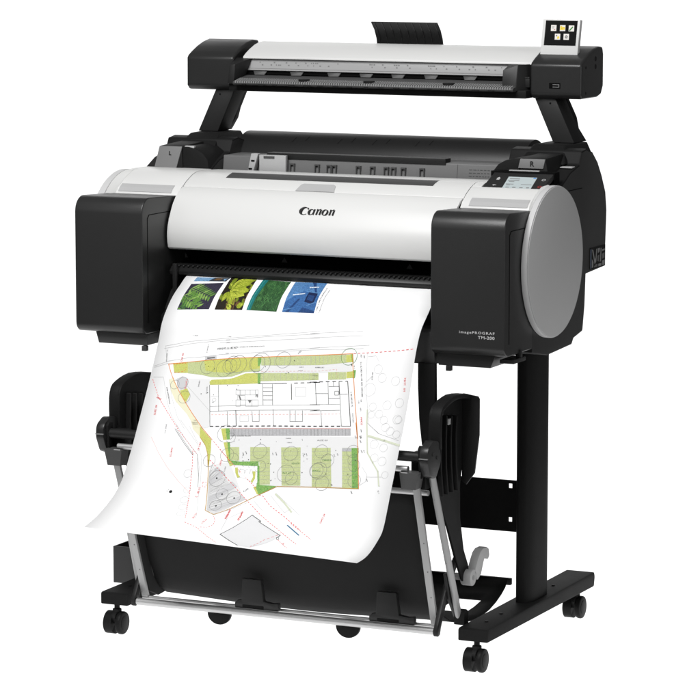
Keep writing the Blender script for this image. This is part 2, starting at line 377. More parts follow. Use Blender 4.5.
# roll cover and feed guide
RC = arc(.585, 1.055, .083, 165, 20, 18)
b = new(); prism(b, 'x', RC + [(.655,.98),(.60,.98),(.515,1.04)], -.371, .371); rc = obj('roll_cover', b, 'satin', pr, .002, 2, smooth=50)
b = new()
for x0 in (-.23, -.11, -.02, .09):
    for (dx, l) in ((0,.028),(.034,.022)):
        a0 = 132 - 6 * dx * 20; 
        P0 = arc(.585, 1.055, .0835, a0, a0 - 12, 3)
        (ya, za), (yb, zb) = P0[0], P0[-1]; b.faces.new([b.verts.new(p) for p in ((x0+dx,ya,za+.0004),(x0+dx+.003,ya,za+.0004),(x0+dx+.003+l*.2,yb,zb+.0006),(x0+dx+l*.2,yb,zb+.0006))])
pieces('moulded_mark', b, 'matte', rc, smooth=0)
b = new(); prism(b, 'x', [(.414,1.040),(.4215,1.0885),(.424,1.0905),(.52,1.0905),(.52,1.03),(.414,1.03)], -.3555, .3555); fg = obj('feed_guide', b, 'mid', pr, .002)
G = lambda x, y, o=0.0: (x, .414 + (y - .40) * .075 - o, 1.040 + (y - .40) * .48 + o * .15)   # y runs .40 to .50 up the wall
b = new()
box(b, -.240, .2165, .4185, .450, 1.0860, 1.1000); obj('guide_rail', b, 'satin', fg, .0015)
b = new()
for x in (-.172,-.108,-.077,-.064,-.002,.034,.069,.087,.112,.159):
    prism(b, 'y', [(x-.0062,1.056),(x-.0038,1.056),(x-.0038,1.0735),(x+.0038,1.0735),(x+.0038,1.056),(x+.0062,1.056),(x+.0062,1.0765),(x-.0062,1.0765)], .4135, .420)
pieces('guide_slot', b, 'darkgrey', fg, smooth=0)
b = new()
for r_ in range(4):
    x = .275
    while x < .335:
        w = random.uniform(.003,.008); hexa(b, [G(x,.43+r_*.015,0), G(x+w,.43+r_*.015,0), G(x+w,.4335+r_*.015,0), G(x,.4335+r_*.015,0)], [G(x,.43+r_*.015,.0005), G(x+w,.43+r_*.015,.0005), G(x+w,.4335+r_*.015,.0005), G(x,.4335+r_*.015,.0005)]); x += w + .003
obj('moulded_lettering', b, 'darkgrey', fg, smooth=0)
b = new(); hexa(b, [G(.2455,.405,0), G(.2465,.405,0), G(.2465,.50,0), G(.2455,.50,0)], [G(.2455,.405,.0006), G(.2465,.405,.0006), G(.2465,.50,.0006), G(.2455,.50,.0006)]); obj('guide_seam', b, 'darkgrey', fg, smooth=0)
b = new(); box(b, -.252, -.183, .402, .4125, 1.045, 1.0955)
st = obj('paper_stopper', b, 'stopper', pr, .001)
b = new(); box(b, -.240, -.212, .4005, .404, 1.088, 1.093); obj('stopper_slot', b, 'darkgrey', st, smooth=0)
b = new(); hexa(b, [(-.284,.400,1.045),(-.270,.400,1.045),(-.265,.412,1.045),(-.284,.412,1.045)], [(-.272,.400,1.098),(-.254,.400,1.098),(-.254,.412,1.098),(-.272,.412,1.098)])
obj('stopper_lever', b, 'stopper', st, .001)
b = new(); box(b, -.279, -.270, .3992, .402, 1.060, 1.064); box(b, -.272, -.263, .3992, .402, 1.079, 1.083); pieces('lever_slot', b, 'hole', st, smooth=0)

# ================================================================== SCANNER
sc = thing('document_scanner', 'slim black and white sheet scanner on two slanted arms above the printer', 'scanner', (0, .58, 1.137))
CAP = [(.524,1.314),(.530,1.3195),(.548,1.3285),(.575,1.3395),(.605,1.3485),(.636,1.354),(.662,1.352),(.668,1.335),(.668,1.262),(.655,1.243),(.63,1.237),(.533,1.237),(.524,1.247)]
for s in (-1, 1):
    b = new(); prism(b, 'x', CAP, s*.381, s*.5065); ec = obj('end_cap', b, 'black', sc, .006, 4, smooth=45)
    if s > 0:
        b = new(); box(b, .428, .4555, .5236, .526, 1.2605, 1.2735); up = obj('usb_port', b, 'hole', ec, smooth=0)
        b = new(); box(b, .437, .453, .5230, .525, 1.2635, 1.265); box(b, .437, .453, .5230, .525, 1.269, 1.2705); box(b,.4515,.453,.5230,.525,1.265,1.269); obj('port_rim', b, 'tag', up, smooth=0)
        b = new()
        for y, z in ((.615,1.326),(.615,1.308)): disc(b, 'x', (0,y,z), .006, .506, .5068, 16)
        for z in (1.308, 1.250): disc(b, 'x', (0,.553,z), .0035, .506, .5068, 12)
        pieces('screw_cover', b, 'matte', ec)
    # supporting arm
    b = new(); prism(b, 'y', [(s*.386,1.2375),(s*.437,1.2375),(s*.485,1.136),(s*.432,1.136)], .540, .604)
    bevel(b, .003, 2)
    for f in b.faces: f.material_index = 0 if f.normal.y < -.5 else 1  # sides and back in a darker black, shade put in by face direction
    a = obj('support_arm', b, ['black', 'matte'], sc)
    b = new(); prism(b, 'y', [(s*.390,1.2375),(s*.4365,1.2375),(s*.459,1.190),(s*.464,1.165),(s*.4835,1.136),(s*.436,1.136),(s*.418,1.165),(s*.411,1.190)], .6045, .624); obj('arm_rib', b, 'matte', a, .002)
    b = new(); disc(b, 'y', (s*.425,0,1.226), .0022, .5394, .541, 12); obj('arm_screw', b, 'hole', a)
b = new(); box(b, -.381, .381, .500, .64, 1.2372, 1.256); prism(b, 'x', [(.640,1.2565),(.640,1.33),(.60,1.33),(.60,1.2565)], -.381, .381)
bed = obj('scanner_bed', b, 'matte', sc, .003)
b = new(); prism(b, 'x', [(.481,1.2525),(.478,1.2565),(.480,1.2615),(.540,1.273),(.60,1.275),(.60,1.2563),(.50,1.2525)], -.360, .357)
tr = obj('feed_tray', b, 'darkgrey', sc, .001, 1)
b = new()
for i in range(118):
    x = -.354 + i * .006; prism(b, 'x', [(.4785,1.2580),(.4788,1.2622),(.4805,1.2632),(.507,1.2682),(.507,1.265),(.482,1.2585)], x, x + .0032)
obj('tray_rib', b, 'rib', tr, smooth=0)
b = new()
for x in (-.18, -.012, .19): disc(b, 'z', (x,.497,0), .014, 1.262, 1.2690, 24)
pieces('paper_sensor', b, 'matte', tr, .001, 1)
b = new()
for i in range(18):
    x = -.335 + i * .0395 + random.uniform(-.004,.004); box(b, x, x + random.uniform(.01,.02), .4772, .4790, 1.2535, 1.2555)
pieces('tray_mark', b, 'matte', tr, smooth=0)
b = new(); prism(b, 'x', [(.549,1.314),(.545,1.312),(.543,1.285),(.549,1.284)], -.362, .322); rul = obj('ruler_strip', b, 'ruler', sc, .0006, 1)
b = new()
x = -.35
while x < .31:
    for r_ in range(2):
        if random.random() < .28: continue
        z = 1.303 - r_ * .006
        for k in range(random.choice((1, 1, 3))):
            w = random.choice((.0025, .004)); xx = x + r_*.006 + k * .0055; y = .5433 + (z - 1.285) * .074
            b.faces.new([b.verts.new(p) for p in ((xx,y-.0006,z),(xx+w,y-.0006,z),(xx+w,y-.0004,z+.0028),(xx,y-.0004,z+.0028))])
    x += random.uniform(.014, .034)
b.faces.new([b.verts.new(p) for p in ((-.355,.5428,1.2895),(.318,.5428,1.2895),(.318,.5428,1.2901),(-.355,.5428,1.2901))])
obj('ruler_marking', b, 'greyink', rul, smooth=0)
b = new(); box(b, -.362, .36, .548, .60, 1.2755, 1.2835); obj('scan_throat', b, 'hole', sc, smooth=0)
for x in (-.32, -.223, -.125, -.0415, .0405, .1245, .2235):
    b = new(); hexa(b, [(x-.013,.541,1.2735),(x+.013,.541,1.2735),(x+.013,.5478,1.2735),(x-.013,.5478,1.2735)], [(x-.018,.545,1.2832),(x+.018,.545,1.2832),(x+.018,.5478,1.2832),(x-.018,.5478,1.2832)]); obj('feed_roller', b, 'darkgrey', sc, .001, 1)
HOOD = [(.5385,1.313),(.5395,1.3175),(.552,1.3245),(.575,1.3345),(.60,1.3430),(.623,1.3482),(.645,1.350)]
b = new(); prism(b, 'x', HOOD + [(.645,1.335),(.60,1.33),(.549,1.3145)], -.3625, .3805)
hd = obj('scanner_hood', b, 'white', sc, .0012, 2, smooth=50)
b = new(); hexa(b, [(-.381,.492,1.2545),(-.3635,.492,1.2545),(-.3635,.54,1.2545),(-.381,.54,1.2545)], [(-.377,.497,1.300),(-.3635,.497,1.300),(-.3395,.545,1.3145),(-.381,.545,1.3145)])
obj('paper_guide', b, 'satin', sc, .0015)
b = new(); box(b, -.389, -.3815, .5195, .5242, 1.263, 1.272); box(b, -.392, -.3815, .518, .5242, 1.2525, 1.262); obj('guide_latch', b, 'tag', sc, .001)
b = new(); hexa(b, [(.3235,.494,1.2625),(.3575,.494,1.2545),(.3795,.54,1.2545),(.3235,.54,1.2545)], [(.3235,.500,1.301),(.3565,.512,1.3135),(.3795,.545,1.3145),(.3235,.545,1.3145)])
obj('paper_guide', b, 'satin', sc, .0015)
b = new(); box(b, .358, .3805, .5225, .55, 1.262, 1.282); box(b, .3665,.3805,.5215,.526,1.2825,1.2855,); obj('guide_latch', b, 'satin', sc, .001)
# return guide sticking up behind the hood
prof = [(.702,1.32),(.700,1.34),(.694,1.360),(.682,1.380),(.662,1.399)]
b = new(); prism(b, 'x', prof + [(y + .004, z + .002) for y, z in prof[::-1]], -.0835, .0885)
rg = obj('return_guide', b, 'satin', sc, .001, 1)
b = new()
for i in range(9):
    x = -.075 + i * .0195; pp = [(y - .0016, z + .0002) for y, z in prof[1:]]
    prism(b, 'x', pp + [(y + .0014, z) for y, z in pp[::-1]], x, x + .0014)
obj('guide_rib', b, 'black', rg, smooth=0)
# touch display
T2 = tilt(.5665, 1.331, .578, 1.4165)
b = new(); slab(b, T2, .3875, .4795, 0, 1, -.014, 0, .003); td = obj('touch_display', b, 'white', sc, .002, 2)
b = new(); slab(b, T2, .3962, .4738, .305, .965, .0002, .0009, .0022); ds = obj('display_screen', b, 'glass', td, smooth=0)
def icon(x, v, kind):
    hx, hv = .0066, .0068 / .086
    b = new(); slab(b, T2, x - hx, x + hx, v - hv, v + hv, .0010, .0013); ic = obj('display_icon', b, 'icon_pale', ds, smooth=0)
    b = new()
    def q(pts, m): b.faces.new([b.verts.new(T2(x + px * hx, v + pv * hv, .0016)) for px, pv in pts]).material_index = m
    if kind == 'folder': q([(-.9,-.7),(.9,-.5),(.9,.35),(-.9,.35)], 0); q([(-.9,.37),(-.1,.37),(-.25,.7),(-.8,.7)], 0); q([(-.5,-.15),(.8,.1),(.8,.2),(-.5,0)], 2)
    elif kind == 'pen': q([(-.8,-.55),(-.45,-.8),(.75,.45),(.4,.7)], 1); q([(-.8,-.55),(-.45,-.8),(-.9,-.9)], 2)
    elif kind == 'lock': q([(.0,-.8),(.8,-.5),(.5,.2),(-.1,.0)], 0); q([(-.6,.1),(-.1,.1),(-.1,.6),(-.6,.6)], 2)
    elif kind == 'gear': q([(-.5,-.5),(.4,-.6),(.6,.2),(.1,.6),(-.5,.3)], 2); q([(-.2,-.2),(.2,-.2),(.2,.2),(-.2,.2)], 3)
    else: q([(-.6,.3),(.3,.3),(.3,.5),(-.6,.5)], 2); q([(-.6,-.1),(.1,-.1),(.1,.05),(-.6,.05)], 2); q([(.1,-.7),(.6,-.7),(.6,-.3),(.1,-.3)], 4)
    for f in b.faces:
        if f.normal.y > 0: f.normal_flip()
    ink('icon_rose', (.6,.35,.3)) if 'icon_rose' not in M else None
    obj('icon_picture', b, ['icon_yellow', 'icon_green', 'greyink', 'icon_pale', 'icon_rose'], td, smooth=0)
for x, v, k in ((.4185,.765,'list'),(.4405,.765,'folder'),(.4620,.76,'pen'),(.4290,.535,'lock'),(.4505,.535,'gear')): icon(x, v, k)

# ================================================================== STAND
sd = thing('printer_stand', 'black steel stand on twin wheel casters carrying the printer', 'stand', (0, .37, 0))
def caster(x, y):
    b = new(); disc(b, 'z', (x, y, 0), .0065, .056, .0725, 16); prism(b, 'x', arc(y, .031, .0245, 25, 155, 10) + [(y - .012,.026),(y + .012,.026)], x - .0055, x + .0055)
    disc(b, 'z', (x, y, 0), .0105, .052, .060, 16)
    c = obj('caster', b, 'matte', sd, .001, 1)
    for s in (-1, 1):
        w = new(); disc(w, 'x', (x, y, .0270), .0270, x + s * .0062, x + s * .0195, 40, .004); wo = obj('wheel', w, 'rubber', c)
        w = new(); disc(w, 'x', (x, y, .0270), .0165, x + s * .0194, x + s * .0203, 30, .0005); obj('wheel_cap', w, 'rubber', wo)
for s in (-1, 1):
    x0, x1 = s*.414, s*.485
    b = new(); prism(b, 'x', [(.037,.0715),(.037,.0985),(.045,.1005),(.70,.1065),(.705,.095),(.70,.0715)], x0, x1)
    if s > 0: pass
    f = obj('foot', b, 'steel', sd, .0035)
    b = new()
    for y in (.115, .20, .52): disc(b, 'z', (s*.45, y, 0), .004, .0990 + y*.009, .1022 + y*.009, 14)
    pieces('foot_screw', b, 'matte', f)
    caster(s*.452, .056); caster(s*.452, .662)
    # column: flat sided oblong tube
    pts = []
    for i in range(48):
        a = 2 * math.pi * i / 48; c, q = math.cos(a), math.sin(a); e = 2 / 3.2
        pts.append((s*.450 + .0215 * math.copysign(abs(c) ** e, c), .384 + .066 * math.copysign(abs(q) ** e, q)))
    b = new(); prism(b, 'z', pts, .1015, .700); obj('column', b, 'steel', sd, smooth=60)
b = new(); xs = [-.4285, -.4055, -.3955, -.3945 + .0, .3955, .4055, .4285]; zs = [.255, .2775, .2885, .3555, .3665, .374]
xs = [-.4285, -.4055, -.3955, .3955, .4055, .4285]
gv = {(i, j, k): b.verts.new((xs[i], (.372, .378)[k], zs[j])) for i in range(6) for j in range(6) for k in (0, 1)}
hole = lambda i, j: i in (1, 3) and j in (1, 3)
inside = lambda i, j: 0 <= i < 5 and 0 <= j < 5 and not hole(i, j)
for i in range(5):
    for j in range(5):
        if hole(i, j): continue
        b.faces.new([gv[i,j,0], gv[i+1,j,0], gv[i+1,j+1,0], gv[i,j+1,0]]); b.faces.new([gv[i,j,1], gv[i,j+1,1], gv[i+1,j+1,1], gv[i+1,j,1]])
        for di, dj, a, c in ((-1,0,(i,j),(i,j+1)),(1,0,(i+1,j),(i+1,j+1)),(0,-1,(i,j),(i+1,j)),(0,1,(i,j+1),(i+1,j+1))):
            if not inside(i + di, j + dj): b.faces.new([gv[(*a,0)], gv[(*c,0)], gv[(*c,1)], gv[(*a,1)]])
obj('cross_panel', b, 'matte', sd)
# open bin on the left foot
b = new(); box(b, -.536, -.440, .19, .194, .088, .176); box(b, -.536, -.532, .1941, .40, .105, .176); box(b, -.444, -.440, .1941, .40, .105, .176); box(b, -.5319, -.4441, .1941, .40, .105, .109); box(b, -.536, -.440, .4001, .404, .105, .176)
obj('accessory_bin', b, 'black', sd, .001, 1)
# ================================================================== BASKET
bk = thing('catch_basket', 'black fabric catch basket hung on grey metal rods under the printer', 'basket', (0, .1, .09))
FAB = [(-.028,.402),(-.020,.375),(-.008,.335),(.004,.29),(.018,.235),(.035,.185),(.055,.147),(.080,.116),(.110,.098),(.150,.090),(.20,.087),(.26,.086),(.32,.087),(.38,.090),(.43,.096),(.465,.104),(.49,.120)]
nx = 24
b = new(); grid = []
for i in range(nx + 1):
    x0 = -.352 + .700 * i / nx
    x = x0
    grid.append([b.verts.new((x + max(0, x0 / .348) ** 6 * .030 * math.exp(-((j - 10.5) / 3.2) ** 2), y + .004 * math.sin(x * 9 + j * .5) * (1 if 2 < j < 14 else 0), z - .010 * math.sin(math.pi * i / nx) * (1 if j > 7 else j / 7) - max(0, x0 / .348) ** 6 * .008 * math.exp(-((j - 10.5) / 3) ** 2))) for j, (y, z) in enumerate(FAB)])
for i in range(nx):
    for j in range(len(FAB) - 1):
        if i >= nx - 3 and i < nx - 1 and 11 <= j <= 12: continue
        b.faces.new((grid[i][j], grid[i+1][j], grid[i+1][j+1], grid[i][j+1]))
me = obj('basket_cloth', b, 'cloth', bk, smooth=80)
sm = me.modifiers.new('thickness', 'SOLIDIFY'); sm.thickness = .0025; sm.offset = 0
b = new(); box(b, -.35, .356, .487, .499, .103, .119); obj('rear_rail', b, 'matte', bk, .002)
b = new(); tube(b, [(-.372,-.030,.4085),(.372,-.030,.4085)], .0062); obj('hanging_tube', b, 'silver', bk)
b = new(); tube(b, [(-.371,.006,.094),(.371,.006,.094)], .0082); obj('front_tube', b, 'silver', bk)
b = new(); tube(b, [(-.371,.034,.099),(.371,.034,.099)], .0045); obj('brace_tube', b, 'silver', bk)
b = new(); tube(b, [(-.381,-.094,.499),(.381,-.094,.499)], .0112, 28); obj('black_roller', b, 'satin', bk)
b = new(); tube(b, [(-.355,-.106,.473),(.357,-.106,.473)], .0066); obj('paper_bar', b, 'silver', bk)
for s in (-1, 1):
    b = new(); flatbar(b, (s*.369,-.093,.445), (s*.362,.030,.103), .0165, .009); sr = obj('side_rod', b, 'alu', bk, .0025)
    b = new()
    for t in (.42, .62, .80):
        p = Vector((s*.369,-.093,.445)).lerp(Vector((s*.362,.030,.103)), t) + Vector((.002,-.0046,-.0013)); disc(b, 'y', (p.x, 0, p.z), .0014, p.y - .0004, p.y + .003, 12)
    pieces('rod_screw', b, 'mid', sr)
    b = new(); q0, q1 = ((.396,-.067,.455), (.397,.085,.108)) if s > 0 else ((-.385,-.067,.455), (-.402,.078,.108)); tube(b, [q0, q1], .0078, 16); lr = obj('lower_rod', b, 'alu', bk)
    b = new()
    for t in (.16, .32, .6):
        p = Vector(q0).lerp(Vector(q1), t); disc(b, 'y', (p.x - .001, 0, p.z), .0013, p.y - .0082, p.y, 10)
    pieces('rod_screw', b, 'mid', lr)
    b = new(); prism(b, 'x', [(.075,.097),(.10,.097),(.10,.125),(.088,.132),(.075,.125)], s*.388, s*.4135); obj('rod_socket', b, 'matte', bk, .002)
    # hub that holds the rods
    b = new(); prism(b, 'x', rounded([(-.116,.519),(-.085,.5345),(-.052,.530),(-.040,.485),(-.070,.448),(-.100,.458),(-.1165,.490)], [.020,.018,.016,.025,.018,.016,.020], 6), s*.387, s*.407)
    hub = obj('pivot_hub', b, 'black', bk, .003)
    b = new(); box(b, min(s*.387,s*.407)-.0003, max(s*.387,s*.407)+.0003, -.1185,-.114,.4975,.500); obj('hub_seam', b, 'tag', hub, .0005, 1)
    b = new(); disc(b, 'x', (0,-.088,.505), .0045, min(s*.387,s*.407)-.0012, max(s*.387,s*.407)+.0012, 16); disc(b, 'x', (0,-.066,.495), .0045, min(s*.387,s*.407)-.0012, max(s*.387,s*.407)+.0012, 16); pieces('hub_pin', b, 'satin', hub)
    b = new(); prism(b, 'x', [(-.108,.518),(-.10,.525),(-.085,.522),(-.083,.455),(-.098,.452),(-.104,.48)], s*.3795, s*.3865); obj('hub_flange', b, 'steel', bk, .0015)
    b = new(); hexa(b, [(s*.345,-.116,.4295),(s*.378,-.116,.4295),(s*.378,-.083,.4295),(s*.345,-.083,.4295)], [(s*.3405,-.118,.4665),(s*.3855,-.118,.4665),(s*.3855,-.083,.4665),(s*.3405,-.083,.4665)]); cl = obj('rod_clip', b, 'darkgrey', bk, .0015)
    b = new(); box(b, *sorted((s*.344, s*.360)), -.1178, -.1165, .4655, .4672); obj('clip_edge', b, 'recess', cl, smooth=0)
    b = new(); box(b, *sorted((s*.352, s*.386)), -.080, -.050, .425, .505); obj('hub_block', b, 'matte', bk, .002)
    # guard plate above the hub
    out = [(-.050,.585),(-.040,.600),(-.005,.611),(.04,.617),(.10,.612),(.135,.603),(.140,.55),(.130,.47),(.112,.405),(.114,.33),(.135,.255),(.168,.205),(.140,.170),(.095,.235),(.045,.32),(.0,.385),(-.025,.43),(-.045,.47),(-.052,.515),(-.052,.545)]
    out = rounded(out, .022, 4)
    b = new(); prism(b, 'x', out, .3835 * s - .003, .3835 * s + .003); 
    x0, x1 = (.381, .4085) if s > 0 else (-.4085, -.381)
    rim = [(-.0505,.51),(-.052,.545),(-.0515,.570),(-.049,.584),(-.044,.594),(-.035,.6015),(-.020,.607),(-.002,.6115),(.018,.615),(.04,.617),(.07,.6155),(.10,.612),(.135,.603)]
    prism(b, 'x', rim + [(y + .010 if z < .6 else y + .002, z - (.0 if z < .59 else .010)) for y, z in rim[::-1]], x0, x1)
    gp = obj('guard_plate', b, 'matte', bk, .0015)
    b = new(); xr = x0 if s < 0 else .3867
    for k in range(4): 
        y0 = -.022 + k * .028; c = [(y0, .58 - k*.004), (y0 - .004, .52), (y0 - .002, .46), (y0 + .01, .40)]
        prism(b, 'x', c + [(y + .006, z) for y, z in c[::-1]], s*.3866 if s > 0 else -.3804, (s*.3866 + .012) if s > 0 else -.3684)
    pieces('guard_rib', b, 'matte', gp, .001, 1)
    b = new()
    if s > 0: prism(b, 'y', [(.383,.606),(.388,.609),(.424,.604),(.4275,.598),(.4275,.518),(.417,.432),(.397,.405),(.386,.412)], .1205, .126)
    else: prism(b, 'y', [(-.4085,.606),(-.372,.608),(-.3715,.50),(-.3725,.432),(-.40,.43),(-.4085,.50)], .1205, .126)
    obj('back_flange', b, 'black', gp, .0015)
    b = new(); box(b, *sorted((s*.3868, s*.3968)), .02, .035, .553, .566); obj('guard_gap_patch', b, 'stopper', gp, .001)  # pale block painted in for a bright gap through the guard
    # lower bracket from front tube to guard
    b = new(); prism(b, 'x', [(-.004,.086),(.003,.083),(.014,.086),(.018,.10),(.06,.17),(.115,.232),(.105,.243),(.05,.19),(.002,.112),(-.004,.10)], s*.3725, s*.3825); obj('lower_bracket', b, 'satin', bk, .002)
    # hanging strap on the open side
    if s < 0: continue
    b = new(); prism(b, 'y', [(s*.316,.684),(s*.357,.684),(s*.358,.60),(s*.3575,.50),(s*.326,.50),(s*.319,.56),(s*.316,.63)], .036, .050); obj('support_strap', b, 'matte', bk, .003)
b = new(); prism(b, 'x', [(-.06,.40),(-.029,.400),(.017,.235),(.054,.147),(.095,.108),(.13,.10),(.08,.096),(.035,.115),(.0,.20)], -.362, -.3545); obj('end_panel', b, 'cloth', bk, .001, 1)
b = new(); prism(b, 'x', [(.03,.22),(.06,.22),(.105,.152),(.112,.11),(.09,.11),(.05,.16)], .381, .389); obj('bracket_leg', b, 'satin', bk, .002)
for x in (-.0805, .2535):
    b = new()
    prism(b, 'y', [(x-.042,.101),(x-.043,.113),(x-.036,.119),(x-.026,.121),(x-.0235,.170),(x+.0235,.170),(x+.030,.121),(x+.052,.118),(x+.067,.120),(x+.068,.101)], .010, .024)
    cl = obj('tube_clip', b, 'black', bk, .0025)
    b = new(); box(b, x - .022, x + .030, .0085, .0105, .104, .110); obj('clip_groove', b, 'matte', cl, smooth=0)
for x in (-.1645, .1575):
    b = new(); prism(b, 'y', [(x - .029,.086)] + [(x + .029 * math.cos(R(a)), .083 + .026 * math.sin(R(a))) for a in range(180, 361, 12)] + [(x + .029,.086)], .012, .022); obj('stop_disc', b, 'rubber', bk, .0015)
# grey lever
b = new(); disc(b, 'x', (0,.150,.190), .0185, .378, .4035, 40, .002); disc(b, 'x', (0,.150,.190), .008, .360, .378, 20)
lv = obj('lock_lever', b, 'lever', bk)
la = [(.158,.200),(.175,.224),(.190,.240),(.205,.246),(.228,.246),(.240,.240),(.244,.224),(.236,.216),(.226,.222),(.216,.224),(.208,.212),(.196,.190),(.176,.180)]
b = new(); prism(b, 'x', la, .3835, .4035); obj('lever_arm', b, 'lever', lv, .002)
b = new(); disc(b, 'x', (0,.150,.190), .006, .4035, .4045, 20); disc(b, 'x', (0,.150,.190), .003, .4045, .4052, 16); obj('lever_screw', b, 'alu', lv)
# ================================================================== PRINTED SHEET
XL, XR = -.303, .343
PL = [(.215,.843),(.17,.8405),(.1289,.8359),(.1007,.8191),(.0625,.7971),(.0273,.7651),(.0063,.7382),(-.0062,.7071),(-.0327,.6549),(-.0644,.5978),(-.0959,.5455),(-.1271,.4935),(-.1557,.4504),(-.1841,.4121),(-.2212,.3844),(-.2623,.3645),(-.3075,.3477),(-.3564,.3362)]
PR = [(.215,.843),(.17,.8405),(.122,.8335),(.08,.824),(.0519,.8129),(.0335,.7952),(-.0076,.7627),(-.0364,.7137),(-.0606,.6491),(-.0921,.5771),(-.1235,.5142),(-.1652,.4337),(-.2065,.3561),(-.2323,.339),(-.263,.3229),(-.2985,.3122),(-.3388,.3089)]
def dense(ctrl, n=400):
    P = [ctrl[0]] + ctrl + [ctrl[-1]]; out = []
    for i in range(1, len(P) - 2):
        for k in range(40):
            t = k / 40; a, b_, c, d = P[i-1], P[i], P[i+1], P[i+2]
            out.append(tuple(.5*(2*b_[j]+(c[j]-a[j])*t+(2*a[j]-5*b_[j]+4*c[j]-d[j])*t*t+(3*b_[j]-a[j]-3*c[j]+d[j])*t**3) for j in (0, 1)))
    out.append(ctrl[-1]); s = [0]
    for p, q in zip(out, out[1:]): s.append(s[-1] + math.hypot(q[0]-p[0], q[1]-p[1]))
    res = []; j = 0
    for i in range(n + 1):
        w = s[-1] * i / n
        while j < len(s) - 2 and s[j+1] < w: j += 1
        f = (w - s[j]) / (s[j+1] - s[j]) if s[j+1] > s[j] else 0
        res.append(tuple(out[j][k] + (out[j+1][k] - out[j][k]) * f for k in (0, 1)))
    for _ in range(60): res = [res[0]] + [tuple((res[i-1][k] + 2*res[i][k] + res[i+1][k]) / 4 for k in (0, 1)) for i in range(1, n)] + [res[-1]]
    return res
DL, DR = dense(PL), dense(PR)
def SH(u, v, o=0.0):
    f = min(max(v, 0), 1) * 400; i = min(int(f), 399); f -= i
    A = [DL[i][k] + (DL[i+1][k] - DL[i][k]) * f for k in (0, 1)]; B = [DR[i][k] + (DR[i+1][k] - DR[i][k]) * f for k in (0, 1)]
    T_ = [(DL[i+1][k] - DL[i][k]) * (1 - u) + (DR[i+1][k] - DR[i][k]) * u for k in (0, 1)]; l = math.hypot(*T_)
    n = (T_[1] / l, -T_[0] / l)   # towards the front
    return Vector((XL + (XR - XL) * u, A[0] + (B[0] - A[0]) * u + n[0] * o, A[1] + (B[1] - A[1]) * u + n[1] * o))
NV = 150
b = new(); grid = [[b.verts.new(SH(i / 10, j / NV)) for j in range(NV + 1)] for i in range(11)]
for i in range(10):
    for j in range(NV): b.faces.new((grid[i][j], grid[i+1][j], grid[i+1][j+1], grid[i][j+1]))
sheet = obj('printed_sheet', b, 'paper', None, smooth=80)
sheet['label'] = 'curling white sheet printed with a green site plan and small photos, below the printer'
sheet['category'] = 'printed sheet'
sm = sheet.modifiers.new('thickness', 'SOLIDIFY'); sm.thickness = .00025; sm.offset = -1
def on_sheet(pts, lvl):   # pts in (u, v)
    return [SH(u, v, .0004 + .00022 * lvl) for u, v in pts]
